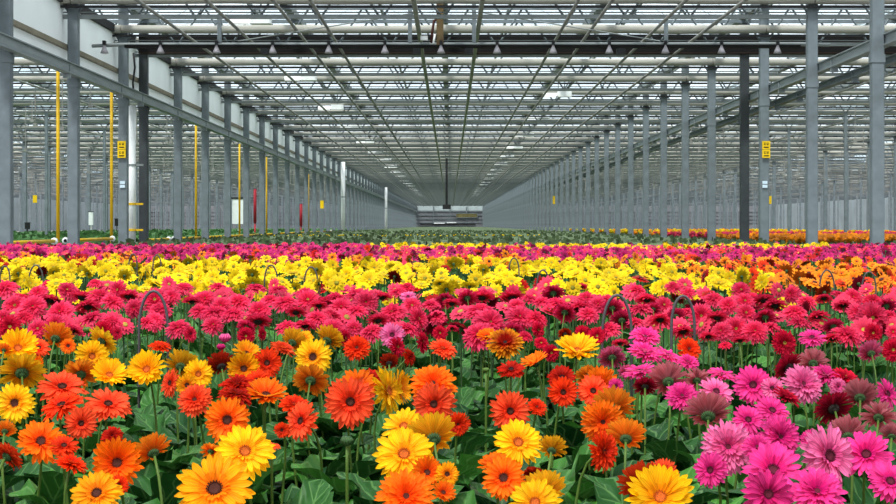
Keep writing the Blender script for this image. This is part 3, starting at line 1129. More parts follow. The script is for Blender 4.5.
MID_FLOWERS = """
6 288 28 C U 0
38 293 22 C M 0
21 298 20 Z B 0
67 290 20 C M 20
95 283 16 C U 0
48 284 14 C U 0
33 307 30 C M 10
50 300 24 Z B 0
60 312 30 C M 0
82 297 26 Z B 20
100 296 28 C U 25
118 290 22 C F -30
128 296 22 Z B 0
134 308 21 C F 0 m1
113 302 26 C U 20
88 306 28 Z B -10
92 318 28 C E -25
15 306 26 C M 0
10 327 25 Q F 10 m2
38 329 23 C M 0 m3
55 324 22 C F 0
72 330 24 Z B 10
103 330 20 Q F 0 m4
117 333 15 Z F 60
112 322 26 C E 30
147 322 20 C U 0
3 318 22 C M 0
24 317 20 Z U 0
155 300 30 C M 0
160 310 26 C U 10
184 288 20 C U 10 m5
218 287 20 C E 0 m6
256 288 22 C E 0 m7
278 290 20 C E 5
170 297 22 C M 0
205 299 26 C M 10
221 306 24 C M 0
239 302 26 C U 15
200 311 24 C U 0
215 313 30 C E 0
233 314 26 C E 0
259 310 26 C M 0 m8
213 325 23 C M 15 m9
178 328 27 C U 0 m10
190 334 18 Z F 50
154 321 24 C M 0
246 336 19 Q F 10 m11
262 334 14 Q F 60
287 327 24 C U 0 m12
285 303 28 C U 10
296 312 22 Z B 0
258 321 28 Z B 0
247 327 20 C B 20
270 300 22 C U 0
192 301 20 Z B 0
308 300 26 C M 0
325 303 24 Z B 0
305 293 20 C U 0
336 297 22 C E 10
341 307 26 C M 15
330 316 24 Z B 0
357 295 26 C U 0
366 302 27 C F 0 m13
357 311 24 C E 0
319 305 20 Z B 0
382 297 22 Z B 10
398 292 20 C E -15
407 287 16 Z U 0 m14
408 297 18 P U 0 m15
392 313 34 C U -10 m16
412 306 22 C M 10
418 319 28 C F 55
431 305 22 C E 10
445 300 20 C B 0
333 329 26 C M 0 m17
354 328 22 C M 20
372 332 28 C U -10
392 335 26 P F 0 m18
408 329 26 C E 35
437 317 20 C M 0
440 333 16 Q F 0
422 342 24 Q F 62 m19
397 347 22 Q F 55
305 325 24 Z B 0
318 318 26 C U 20
378 320 24 Z B 0
345 338 18 Q F 60
452 303 20 Z B 0
467 298 22 C B -10
482 297 26 Z B 0
480 312 36 C U -10 m20
490 323 38 C M 20 m21
478 335 36 C M -20
512 297 28 Z B 0 m22
517 306 20 C M 0
520 317 32 C M 0 m23
537 318 24 Z U 20
530 299 20 C E 20
542 302 20 C E -10
553 293 24 C B 0
581 287 14 Z B 0 m24
557 304 26 C E 0
565 312 24 C B 10
580 308 30 Z B 0
588 314 24 C U 10
586 298 22 C U 0
598 304 20 C M 0
538 330 17 Q F 50
565 334 15 K B 0
583 334 19 Q F 10
597 336 19 Q F 0
525 336 18 Z E 20
452 328 14 Z B 0
513 330 20 C B 0
608 300 20 C U 0
612 308 22 C B 0
622 320 26 C B 0
609 329 26 C U -10
637 290 20 C U 0
647 299 24 Z B 20
640 309 26 C E 0
660 319 26 Z B 0 m25
664 305 20 C M 20
673 287 18 C U 15
688 293 18 C U 0
676 316 20 C B 0
701 316 27 C F 0 m26
688 312 22 C E 0
714 299 24 C U 0
717 317 24 Z B 10
728 305 22 C M 0
741 290 20 C M 0
745 301 20 C M 0
736 329 28 C F 0 m27
721 331 24 C M -20
708 336 20 Z B 0
683 331 24 Z B 0
689 349 26 R M 10 m28
620 343 18 Z B 0
725 345 14 Z E 0
636 322 20 C E 10
653 309 18 C B 0
752 298 22 C U 0
764 300 24 Z B 0
775 305 26 Z B 10
791 294 20 C F -40
807 302 22 C U 0
765 317 24 C B 0
795 312 28 C U 0
818 316 24 Z B 0
824 298 18 Z B 0
838 294 16 C E 20
843 305 20 Z B 0
853 297 22 C M 0
872 300 22 Z U 0
886 306 22 C B 0
872 318 35 C F 5 m29
858 312 24 C M 0
889 315 20 C E 0
847 335 33 C U 20 m30
873 333 20 Q F 0
784 343 28 Q F 15 m31
812 338 28 M U -15 m32
832 338 22 Z B 20
755 331 28 C M 0
770 327 24 C E 0
800 323 26 C E 20
833 326 22 C B 0
893 332 16 C M 0
871 353 27 M B 0 m33
893 350 25 Q F 0 m34
746 313 22 C M 0
740 340 18 Z B 0
"""
HERO = {  # full label, short name
    'h1': ('golden yellow gerbera facing up at the back left of the orange patch', 'back-left golden bloom'),
    'h2': ('orange gerbera seen from behind with grey-green calyx, below the crimson row', 'back-left orange bloom'),
    'h3': ('golden gerbera with orange heart just below the first pale bud', 'golden bloom by the bud'),
    'h4': ('large dull gold gerbera seen from behind at the left edge', 'dull gold bloom'),
    'h5': ('yellow gerbera with large brown centre at the left edge', 'brown-eyed yellow bloom'),
    'h6': ('broad coral gerbera turned up above the brown-eyed yellow one', 'upper coral bloom'),
    'h7': ('yellow-orange gerbera standing alone below the first grey hoop', 'yellow bloom below hoop'),
    'h8': ('broad coral gerbera turned up, stem leaning to the lower left', 'lower coral bloom'),
    'h9': ('dark orange gerbera cut by the left edge, back showing', 'edge orange bloom'),
    'h10': ('bright orange gerbera with long loose petals near the left corner', 'loose orange bloom'),
    'h11': ('orange gerbera with wine-brown centre facing forward near the lower left', 'wine-eyed orange bloom'),
    'h12': ('ragged orange gerbera turned away above a broad leaf', 'ragged orange bloom'),
    'h13': ('golden orange gerbera cut by the bottom edge near the left corner', 'bottom-left golden bloom'),
    'h14': ('coral gerbera facing left beside the small yellow pair', 'left-facing coral bloom'),
    'h15': ('small bright yellow gerbera beside the coral gerbera that faces left', 'small yellow bloom'),
    'h16': ('flat coral gerbera with dark centre above the dark-eyed orange one', 'flat coral bloom'),
    'h17': ('golden orange gerbera with neat dark eye among red ones', 'neat golden bloom'),
    'h18': ('red-orange gerbera facing forward right of the neat golden one', 'neat red-orange bloom'),
    'h19': ('spiky orange-red gerbera turned up in the left-hand cluster', 'spiky orange bloom'),
    'h20': ('deep orange gerbera with big dark eye facing forward', 'dark-eyed orange bloom'),
    'h21': ('pale yellow gerbera with orange centre lying open above the biggest gold one', 'open yellow bloom'),
    'h22': ('largest golden gerbera with brown centre cut by the bottom edge', 'largest golden bloom'),
    'h23': ('coral red gerbera facing left beside bare green leaves', 'coral bloom by leaves'),
    'h24': ('golden yellow gerbera with brown eye facing forward, upper middle left', 'brown-eyed golden bloom'),
    'h25': ('orange gerbera from behind with dark calyx under the brown-eyed golden one', 'dark-backed orange bloom'),
    'h26': ('small cupped red-orange gerbera on a thin stem below crimson ones', 'small cupped red bloom'),
    'h27': ('large coral red gerbera at the middle of its cluster', 'large coral bloom'),
    'h28': ('bright yellow gerbera turned sideways, narrow, on a leaning stem', 'sideways yellow bloom'),
    'h29': ('fan-shaped orange gerbera with yellow fringe above a coral one', 'fan-shaped orange bloom'),
    'h30': ('coral red gerbera with dark eye in front of the fan-shaped orange one', 'coral bloom under fan'),
    'h31': ('flat orange-coral gerbera alone under the crimson row', 'lone flat coral bloom'),
    'h32': ('bright yellow gerbera with orange-brown eye in the middle front cluster', 'middle yellow bloom'),
    'h33': ('dull gold gerbera from behind showing a big green calyx', 'green-calyx gold bloom'),
    'h34': ('bright orange gerbera cut by the bottom edge at the middle', 'bottom-middle orange bloom'),
    'h35': ('frilled gerbera golden at the rim and dark red towards its centre', 'frilled golden-red bloom'),
    'h36': ('small dark orange gerbera turned up on an upright stem', 'small dark orange bloom'),
    'h37': ('small orange gerbera seen sideways beside the dark orange one', 'sideways orange bloom'),
    'h38': ('golden yellow gerbera turned up under the crimson row, right of middle', 'upturned golden bloom'),
    'h39': ('coral red gerbera with dark eye facing forward amid leaves', 'coral bloom amid leaves'),
    'h40': ('red-orange gerbera facing forward with a dark red one behind', 'red-orange face bloom'),
    'h41': ('open yellow gerbera with pinkish centre right of the middle', 'open right yellow bloom'),
    'h42': ('golden gerbera tilted back showing dark green calyx', 'tilted golden bloom'),
    'h43': ('clear orange gerbera with wine eye low in the middle', 'clear orange bloom'),
    'h44': ('yellow gerbera mostly cut by the bottom edge, right of middle', 'bottom yellow bloom'),
    'h45': ('bright orange gerbera at the top of the right orange column', 'top column orange bloom'),
    'h46': ('bright orange gerbera at the middle of the right orange column', 'middle column orange bloom'),
    'h47': ('olive orange gerbera from behind at the right of the orange column', 'olive orange bloom'),
    'h48': ('red-orange gerbera at the foot of the right orange column', 'foot column bloom'),
    'h49': ('dark red-orange gerbera from behind beside the bottom yellow one', 'dark bottom bloom'),
    'h50': ('coral gerbera peeping over the bottom right yellow one', 'peeping coral bloom'),
    'h51': ('wide yellow gerbera cut by the bottom edge beside the magenta patch', 'bottom-right yellow bloom'),
    'h52': ('magenta gerbera turned up at the back of the magenta patch', 'back magenta bloom'),
    'h53': ('magenta gerbera seen edge-on like a tray at the patch border', 'tray magenta bloom'),
    'h54': ('dusty pink-green gerbera from behind with spiky petals', 'spiky dusty bloom'),
    'h55': ('bright magenta gerbera alone in front of the spiky dusty one', 'lone magenta bloom'),
    'h56': ('magenta gerbera with wine centre, facing forward above dark leaves', 'wine-eyed magenta bloom'),
    'h57': ('broad dusty magenta gerbera from behind, left in the patch', 'broad dusty bloom'),
    'h58': ('light magenta gerbera with long pale petals open to the right', 'long-petalled pale bloom'),
    'h59': ('dusty crimson gerbera from behind at the top of the patch', 'top dusty bloom'),
    'h60': ('dusty pink gerbera from behind near the right side', 'right dusty bloom'),
    'h61': ('magenta gerbera facing right at the right edge', 'edge magenta bloom'),
    'h62': ('two-tone pink gerbera with pale tips and wine eye', 'two-tone pink bloom'),
    'h63': ('small magenta gerbera facing left below the two-tone one', 'left-facing magenta bloom'),
    'h64': ('magenta gerbera with cupped petals above the wide bright one', 'cupped magenta bloom'),
    'h65': ('wide bright magenta gerbera lying open near the bottom', 'wide magenta bloom'),
    'h66': ('large pale mauve-pink gerbera turned right with tan centre', 'mauve-pink bloom'),
    'h67': ('bright magenta gerbera with long petals right of the mauve one', 'right magenta bloom'),
    'h68': ('magenta gerbera cut by the lower right edge', 'lower-right magenta bloom'),
    'h69': ('magenta gerbera cut by the bottom edge below the mauve one', 'bottom magenta bloom'),
    'm1': ('crimson gerbera facing forward just left of the first grey hoop', 'hoop-side crimson bloom'),
    'm2': ('deep crimson gerbera with pale eye at the left edge', 'left-edge deep crimson bloom'),
    'm3': ('light crimson gerbera low at the left end of the crimson row', 'low light crimson bloom'),
    'm4': ('round deep crimson gerbera with yellow eye above green leaves', 'round deep crimson bloom'),
    'm5': ('crimson gerbera at the back of the row right of the first hoop', 'back crimson bloom'),
    'm6': ('pink crimson gerbera seen edge-on against the yellow rows, left one', 'edge-on crimson bloom'),
    'm7': ('pink crimson gerbera seen edge-on against the yellow rows, right one', 'second edge-on bloom'),
    'm8': ('crimson gerbera with fringed petals over the twin round crimson ones', 'fringed crimson bloom'),
    'm9': ('pinkish crimson gerbera tilted over a pale bud', 'crimson bloom over bud'),
    'm10': ('crimson gerbera on a bare stem right of the first hoop', 'bare-stem crimson bloom'),
    'm11': ('round deep crimson gerbera, left one of the twin balls', 'twin round crimson bloom'),
    'm12': ('crimson gerbera with yellow eye above golden orange ones', 'low yellow-eyed crimson bloom'),
    'm13': ('crimson gerbera facing forward with yellow eye in the middle left row', 'middle-left crimson bloom'),
    'm14': ('small dark red gerbera jutting into the yellow rows', 'jutting dark red bloom'),
    'm15': ('small pale pink gerbera at the back of the crimson row', 'small pale bloom'),
    'm16': ('wide crimson gerbera leaning left in the middle row', 'wide leaning crimson bloom'),
    'm17': ('pink crimson gerbera above the brown-eyed golden one', 'pink crimson bloom'),
    'm18': ('pale pink fringed gerbera at the front of the crimson row', 'pale fringed bloom'),
    'm19': ('deep crimson gerbera turned fully sideways, tall and narrow', 'narrow sideways bloom'),
    'm20': ('wide crimson gerbera, upper one of the big middle pair', 'upper big crimson bloom'),
    'm21': ('wide crimson gerbera, lower one of the big middle pair', 'lower big crimson bloom'),
    'm22': ('crimson gerbera tilted away with dark calyx beside a yellow petal', 'dark-backed middle bloom'),
    'm23': ('broad crimson gerbera on an upright stem in the middle', 'broad middle crimson bloom'),
    'm24': ('small dark crimson gerbera jutting up behind the middle right row', 'small jutting crimson bloom'),
    'm25': ('dark crimson gerbera from behind between the two right hoops', 'bloom between hoops'),
    'm26': ('crimson gerbera facing forward beside the last tall hoop', 'bloom beside last hoop'),
    'm27': ('bright crimson gerbera with clear yellow eye right of the hoops', 'bright yellow-eyed bloom'),
    'm28': ('red gerbera with olive eye above the magenta patch', 'red olive-eyed bloom'),
    'm29': ('large crimson gerbera facing forward near the right edge', 'large right crimson bloom'),
    'm30': ('wide light crimson gerbera lying open near the right side', 'wide light crimson bloom'),
    'm31': ('deep crimson gerbera with dark eye, round and tilted, right side', 'tilted deep crimson bloom'),
    'm32': ('crimson magenta gerbera with dark eye shaped like a saucer', 'saucer crimson bloom'),
    'm33': ('magenta crimson gerbera near the right edge, back turned', 'right back-turned bloom'),
    'm34': ('deep crimson gerbera with yellow eye cut by the right edge', 'right-edge crimson bloom'),
}

POSE_WORDS = {'F': 'facing forward', 'M': 'tilted up', 'U': 'turned upward', 'E': 'seen edge-on', 'B': 'seen from behind', 'H': 'hanging sideways'}
POSE_ELEV = {'F': 14, 'M': 38, 'U': 60, 'E': 78, 'B': 34, 'H': 5}
FL = []
for band, text in (('front', FRONT_FLOWERS), ('mid', MID_FLOWERS)):
    for line in text.strip().splitlines():
        t = line.split()
        FL.append(dict(x=float(t[0]), y=float(t[1]), w=float(t[2]), c=t[3], p=t[4], yaw=float(t[5]), hero=t[6] if len(t) > 6 else None, band=band))

rnd = random.Random(11)
for f in FL:
    Z = depth_of(f['y'] + (2 if f['p'] in 'EU' else 0))
    f['Z'] = Z
for f in FL:
    for _ in range(1):
        d = f['w'] * f['Z'] / F
        d = max(0.028, min(0.125, d))
    f['r'] = d / 2
# nudge blooms apart along their own line of sight so that neighbours do not run through each other
for it in range(40):
    moved = False
    for i in range(len(FL)):
        a = FL[i]
        for j in range(i + 1, len(FL)):
            b = FL[j]
            if abs(a['Z'] - b['Z']) > 0.16:
                continue
            pa, pb = world_at(a['x'], a['y'], a['Z']), world_at(b['x'], b['y'], b['Z'])
            dx = math.hypot(pa.x - pb.x, pa.z - pb.z)
            need = 0.0
            if dx < (a['r'] + b['r']) * 0.92:
                need = min(0.085, 0.75 * (a['r'] + b['r']))
            dz = b['Z'] - a['Z']
            if need and abs(dz) < need:
                s = 0.5 * (need - abs(dz)) * 0.5
                sg = 1 if (dz > 0 or (dz == 0 and b['y'] < a['y'])) else -1
                a['Z'] -= sg * s
                b['Z'] += sg * s
                moved = True
    if not moved:
        break
for f in FL:
    f['Z'] = max(1.62, f['Z'])
    f['r'] = max(0.014, min(0.066, f['w'] * f['Z'] / F / 2 * (1.09 if f['band'] == 'front' else 1.04)))

# ------------------------------------------------------------------ labels: every bloom told by its looks and its place beside a distinctive one
for f in FL:
    if f['hero']:
        f['label'], f['short'] = HERO[f['hero']]
HOOPS = [(153, 322, 'the first tall hoop'), (617, 322, 'the middle tall hoop'), (685, 330, 'the last tall hoop')]
marks = [(f['x'], f['y'], 'the ' + f['short'], f['band']) for f in FL if f['hero']]
used = {}
for f in FL:
    if f['hero']:
        continue
    best = min((m for m in marks if m[3] == f['band']), key=lambda m: (m[0] - f['x']) ** 2 + (1.3 * (m[1] - f['y'])) ** 2)
    dx, dy = f['x'] - best[0], f['y'] - best[1]
    words_ = []
    if dy < -5:
        words_.append('behind')
    elif dy > 5:
        words_.append('in front')
    side = 'left' if dx < -6 else 'right' if dx > 6 else ''
    if words_ and side:
        rel = '%s-%s of' % (words_[0].replace('in front', 'front'), side)
    elif words_:
        rel = 'right behind' if words_[0] == 'behind' else 'just in front of'
    elif side:
        rel = 'close %s of' % side
    else:
        rel = 'tucked against'
    f['key'] = (PC[f['c']][0], POSE_WORDS[f['p']], rel, best[2])
    f['dist'] = math.hypot(dx, dy)
    used.setdefault(f['key'], []).append(f)
for key, fs in used.items():
    fs.sort(key=lambda f: f['dist'])
    for i, f in enumerate(fs):
        small = f['w'] * f['Z'] < 44
        f['label'] = '%s%s gerbera %s, %s%s %s' % ('small ' if small and len(fs) == 1 else '', key[0], key[1],
                                                 '' if len(fs) == 1 else ('nearest ' if i == 0 else ORD[i] + ' nearest '), key[2], key[3])

# ------------------------------------------------------------------ build the blooms
BEDZ = 0.14
KIND = {'Y': ('flat', 'cup'), 'B': ('flat',), 'G': ('flat', 'cup'), 'O': ('flat', 'cup'), 'T': ('double',), 'S': ('flat', 'double'), 'R': ('double', 'flat'), 'K': ('dome', 'flat'),
        'M': ('flat', 'flat', 'double'), 'P': ('flat', 'double'), 'D': ('cup', 'cup', 'ragged'), 'C': ('double', 'dome'), 'Q': ('double',), 'Z': ('dome', 'double')}


def stem_obj(parent, top, direction, base, r0, mat, name='stem'):
    """curved stalk from the bed up into the back of the bloom, in the parent's frame"""
    mb = MB()
    p0 = Vector(base)
    p3 = Vector(top)
    L = (p3 - p0).length
    p1 = p0 + Vector((0, 0, L * 0.5))
    p2 = p3 - direction * (L * 0.22) - Vector((0, 0, L * 0.10))
    pts = []
    for i in range(9):
        t = i / 8
        pts.append(p0 * (1 - t) ** 3 + p1 * 3 * t * (1 - t) ** 2 + p2 * 3 * t * t * (1 - t) + p3 * t ** 3)
    mb.tube(pts, [r0 * (1.25 - 0.35 * i / 8) for i in range(9)], 6)
    return mb.build(name, mat, parent, True)


BASES = []
for f in FL:
    c = world_at(f['x'], f['y'], f['Z'])
    e = (68 if f['c'] == 'Z' and f['p'] == 'B' else POSE_ELEV[f['p']]) + rnd.uniform(-7, 7)
    yaw = f['yaw'] + rnd.uniform(-8, 8)
    er, yr = R(e), R(yaw)
    if f['p'] == 'B':
        n = Vector((math.sin(yr) * math.cos(er), math.cos(yr) * math.cos(er), math.sin(er)))
    elif f['p'] == 'E' or f['p'] == 'U':
        # tilt sideways by the yaw, lean a little to the viewer
        n = Vector((math.sin(yr) * 0.75, -math.cos(er), math.sin(er)))
    else:
        n = Vector((math.sin(yr) * math.cos(er), -math.cos(yr) * math.cos(er), math.sin(er)))
    n.normalize()
    kinds = KIND[f['c']]
    kind = kinds[rnd.randrange(len(kinds))]
    if f['p'] == 'B' and kind == 'flat' and rnd.random() < 0.5:
        kind = 'cup'
    if f['c'] in 'CZ' and f['p'] in 'EU':
        kind = 'dome'
    if f['hero'] in ('h45', 'h46', 'h29', 'h34', 'h48'):
        kind = 'double'
    if f['hero'] in ('h22', 'h32', 'h41', 'h21', 'h65', 'h66', 'h67', 'h10'):
        kind = 'ragged' if f['hero'] in ('h65', 'h67', 'h10') else 'flat'
    q = n.to_track_quat('Z', 'Y').to_matrix().to_4x4()
    q = q @ Matrix.Rotation(rnd.uniform(0, 2 * PI), 4, 'Z')
    r = f['r']
    depth_lean = 0.03 if f['p'] != 'B' else -0.03
    base = Vector((c.x + rnd.uniform(-0.03, 0.03) - n.x * 0.03, c.y + depth_lean + rnd.uniform(-0.02, 0.03), BEDZ))
    if f['hero'] == 'h28':
        base = Vector((c.x - 0.055, c.y + 0.02, BEDZ))
    root = empty('gerbera_flower', base)
    loc = c - base
    M = Matrix.Translation(loc) @ q @ Matrix.Scale(r, 4)
    link('petals', bloom(kind, f['c'], rnd.randrange(2)), root, M=M)
    link('flower_centre', DM[f['c']], root, M=M)
    link('calyx', CD if f['c'] in 'ZKQ' else CG, root, M=M)
    stem_obj(root, loc - n * (r * 0.26), n, (0, 0, 0), 0.0023 if f['band'] == 'front' else 0.0019, STEMM)
    grp = {'front': 'gerberas of the near orange and magenta rows', 'mid': 'gerberas of the crimson rows'}[f['band']]
    tag(root, f['label'], 'flower', grp)
    BASES.append((base.x, base.y))

# buds
for px, py, w, lb, col in ((347, 441, 12, 'closed green gerbera bud on a pale stem amid bare leaves', CALYX),
                           (225, 338, 11, 'half-open pale pink bud below the crimson row', MAT['P']),
                           (221, 347, 8, 'small dull bud under the half-open pink one', MAT['D']),
                           (87, 330, 8, 'pale green bud at the top left of the orange patch', STEMM),
                           (486, 370, 6, 'tiny yellow-green bud amid the middle leaves', STEMM)):
    Z = depth_of(py) - 0.02
    c = world_at(px, py, Z)
    base = Vector((c.x, c.y + 0.01, BEDZ))
    r = w * Z / F / 2
    root = empty('gerbera_bud', base)
    mb = MB(); mb.lathe([(r * 0.3, -r * 0.8), (r * 0.8, -r * 0.5), (r, 0), (r * 0.9, r * 0.45), (r * 0.55, r * 0.7), (r * 0.1, r * 0.72)], 12)
    for k in range(14):
        a = 2 * PI * k / 14
        mb.tube([(math.cos(a) * r * 0.95, math.sin(a) * r * 0.95, -r * 0.3), (math.cos(a) * r * 1.02, math.sin(a) * r * 1.02, r * 0.2), (math.cos(a) * r * 0.6, math.sin(a) * r * 0.6, r * 0.8)], [r * 0.1, r * 0.12, r * 0.03], 4)
    link('bud_head', mb.mesh('bud_head', col, True), root, loc=c - base)
    stem_obj(root, c - base - Vector((0, 0, r * 0.6)), Vector((0, 0, 1)), (0, 0, 0), 0.0028, STEMM)
    tag(root, lb, 'flower bud')

# grey wire hoops between the rows
for n, (px, py, wpx, ybot, lb) in enumerate((
        (153.5, 291, 29, 356, 'tall grey hoop above the yellow-orange bloom, first of the three big hoops'),
        (617, 295, 29, 346, 'tall grey hoop in the crimson row, middle one of the three big hoops'),
        (683, 296, 23, 362, 'tall grey hoop in the crimson row, last of the three big hoops'),
        (36, 265, 15, 285, 'small hoop in the yellow rows near the left edge'),
        (133, 254, 8, 266, 'tiny hoop in the yellow rows, left one of two side by side'),
        (157, 255, 8, 267, 'tiny hoop in the yellow rows, right one of two side by side'),
        (271, 265, 13, 284, 'small hoop in the yellow rows above the crimson ones, left of middle'),
        (311, 267, 14, 290, 'small hoop in the yellow rows nearest the middle left'),
        (514, 258, 10, 272, 'tiny dark hoop in the yellow rows near the middle'),
        (543, 270, 12, 292, 'small hoop in the yellow rows right of the middle'),
        (827, 270, 15, 290, 'small hoop in the orange rows, left one'),
        (869, 272, 14, 292, 'small hoop in the orange rows, right one'),
        (5, 266, 10, 285, 'small hoop in the yellow rows cut by the left edge'))):
    Zb = depth_of(py + 34 if n < 3 else py + 14) - 0.05
    hw = wpx / 2 / F * Zb
    top = CAMZ - (py - VY) / F * Zb
    X = (px - VX) / F * Zb
    pts = [(-hw * 1.02, 0, 0.0), (-hw * 1.01, 0, (top - BEDZ - hw * 2.6) * 0.6)]
    for k in range(13):
        a = PI - PI * k / 12
        pts.append((math.cos(a) * hw, 0, top - BEDZ - hw * 2.6 + math.sin(a) * hw * 2.6))
    pts += [(hw * 1.02, 0, 0.0)]
    mb = MB(); mb.tube(pts, 0.0036 if n < 3 else 0.0030, 8)
    tag(mb.build('wire_hoop', HOOPM, smooth=True, loc=(X, Zb, BEDZ)), lb, 'hoop', 'wire hoops')

# ------------------------------------------------------------------ foliage
def leaf(mb, base, az, L, W, e0, e1, rnd, seg=18, lob=True, tint=None):
    ca, sa = math.cos(az), math.sin(az)
    side = Vector((-sa, ca, 0))
    tint = rnd.uniform(0.05, 0.75) if tint is None else tint
    p = Vector(base)
    pet = 0.28
    rows = []
    ph = rnd.uniform(0, 6.28)
    twist = rnd.uniform(-0.35, 0.35)
    fold = rnd.uniform(0.15, 0.45)
    for i in range(seg + 1):
        t = i / seg
        el = e0 + (e1 - e0) * t ** 1.2
        d = Vector((ca * math.cos(el), sa * math.cos(el), math.sin(el)))
        nrm = Vector((-ca * math.sin(el), -sa * math.sin(el), math.cos(el)))
        if i:
            p = p + d * (L / seg)
        if t < pet:
            wv = 0.10
        else:
            u = (t - pet) / (1 - pet)
            wv = 0.10 + 0.90 * math.sin(PI * min(1, u * 0.92 + 0.04)) ** 0.75
            if lob:
                wv *= 1 + 0.17 * math.sin(u * 30 + ph)
            if i == seg:
                wv = 0.05
        row = []
        for k in (-1.0, -0.5, 0.0, 0.5, 1.0):
            off = side * math.cos(twist) + nrm * math.sin(twist)
            edge = 0.018 * math.sin(t * 22 + ph + k * 2) * abs(k)
            q = p + off * (k * W * 0.5 * wv) + nrm * (abs(k) * W * 0.5 * wv * fold + edge * wv)
            row.append(mb.vert(q, along=t, across=k, tint=tint))
        rows.append(row)
    for i in range(seg):
        for k in range(4):
            mb.face((rows[i][k], rows[i][k + 1], rows[i + 1][k + 1], rows[i + 1][k]))


rnd = random.Random(5)
mb = MB()
y = 1.75
while y < 5.6:
    half = 0.33 * y + 0.75
    x = -half + rnd.uniform(0, 0.1)
    while x < half:
        cx, cy = x + rnd.uniform(-0.04, 0.04), y + rnd.uniform(-0.05, 0.05)
        ztop = CAMZ - drop(cy) - 0.048       # leaves stay just below the blooms
        h = ztop - BEDZ
        n = 14
        for k in range(n):
            az = 2 * PI * (k + rnd.uniform(-0.4, 0.4)) / n
            lvl = k % 3
            hh = h * (rnd.uniform(0.86, 1.02), rnd.uniform(0.66, 0.86), rnd.uniform(0.40, 0.64))[lvl]
            e0 = R((rnd.uniform(70, 84), rnd.uniform(58, 74), rnd.uniform(40, 60))[lvl])
            e1 = R((rnd.uniform(-25, 30), rnd.uniform(-35, 10), rnd.uniform(-40, 0))[lvl])
            av = 0.0
            mx = 0.0
            for q in range(11):
                av += math.sin(e0 + (e1 - e0) * (q / 10) ** 1.2) / 11
                mx = max(mx, av)
            L = min(0.34, hh / mx)
            tint = rnd.uniform(0.0, 0.4) if rnd.random() < 0.66 else rnd.uniform(0.45, 1.0)
            leaf(mb, (cx + math.cos(az) * 0.012, cy + math.sin(az) * 0.012, BEDZ), az, L, rnd.uniform(0.075, 0.115), e0, e1, rnd, 18, True, tint)
        x += 0.17
    y += 0.155
tag(mb.build('gerbera_leaves', LEAFM, smooth=True), 'broad lobed dark green gerbera leaves filling the near rows', 'leaves', kind='stuff')
mb = MB()
y = 5.7
while y < 18.4:
    half = 0.31 * y + 0.3
    x = -half + rnd.uniform(0, 0.2)
    while x < half:
        ztop = CAMZ - drop(y) - 0.06
        for k in range(7):
            az = rnd.uniform(0, 2 * PI)
            L = (ztop - BEDZ) * rnd.uniform(0.95, 1.25)
            leaf(mb, (x + rnd.uniform(-0.05, 0.05), y + rnd.uniform(-0.06, 0.06), BEDZ), az, L, 0.10, R(rnd.uniform(50, 80)), R(rnd.uniform(-20, 30)), rnd, 4, False,
                 rnd.uniform(0.1, 0.9))
        x += 0.24 + 0.008 * y
    y += 0.24 + 0.008 * y
tag(mb.build('gerbera_leaves', LEAFM, smooth=True), 'green gerbera leaves showing between the distant yellow and magenta rows', 'leaves', kind='stuff')

# ------------------------------------------------------------------ the massed farther rows
def small_bloom(mb, c, n, r, rnd, tint, petals=13, stem_to=None):
    M = Matrix.Translation(c) @ n.to_track_quat('Z', 'Y').to_matrix().to_4x4() @ Matrix.Rotation(rnd.uniform(0, 6.28), 4, 'Z') @ Matrix.Scale(r, 4)
    pit = rnd.uniform(-0.05, 0.35)
    for (cnt, r1, z0, pp, wd) in ((petals, 1.0, 0.0, pit, 0.46), (petals - 3, 0.72, 0.06, pit + 0.25, 0.36)):
        for i in range(cnt):
            a = 2 * PI * (i + rnd.uniform(-0.2, 0.2)) / cnt
            ca, sa = math.cos(a), math.sin(a)
            rr = r1 * rnd.uniform(0.9, 1.05)
            tt = tint * rnd.uniform(0.85, 1.08)
            pts = []
            for (s, wv) in ((0.15, 0.35), (0.65, 1.0), (1.0, 0.3)):
                for k in (-1, 1):
                    lx, ly = rr * s, k * wd * 0.5 * wv * rr
                    lz = z0 + rr * s * math.tan(pp) - 0.12 * s * s
                    pts.append(mb.vert(M @ Vector((lx * ca - ly * sa, lx * sa + ly * ca, lz)), along=s * r1, across=k, tint=tt))
            mb.face((pts[0], pts[2], pts[3], pts[1]), 0)
            mb.face((pts[2], pts[4], pts[5], pts[3]), 0)
    mb.lathe([(0.25, 0.03), (0.25, 0.13), (0.08, 0.15)], 8, 1, M=M)
    mb.lathe([(0.05, -0.24), (0.2, -0.12), (0.2, 0.0)], 7, 2, M=M)
    if stem_to is not None:
        e = c - n * (r * 0.24)
        mb.tube([(c.x, c.y, stem_to), (c.x, c.y + 0.0, (stem_to + e.z) / 2), e], 0.0028, 3, 2, cap=False)


STUFFC = {
    'yellow': ('#FAD60C', '#ECAE08', '#E0BC1C', 'olive'),
    'magenta': ('#D62C7A', '#B0125A', '#B83068', 'wine'),
    'orange': ('#FF9A1C', '#F0580C', '#CC6418', 'brown'),
    'redor': ('#F8481C', '#D42808', '#A83010', 'brown'),
    'crimson': ('#F04468', '#CC1440', '#941430', 'lime'),
    'dkred': ('#C81C18', '#980C10', '#7A1010', 'black'),
}
SMAT = {k: [petal_mat('massed petals ' + k, v[0], v[1], v[2], 0.1, 0.5, 0.2), DISC[v[3]], CALYX] for k, v in STUFFC.items()}
S = {k: MB() for k in STUFFC}
rnd = random.Random(23)


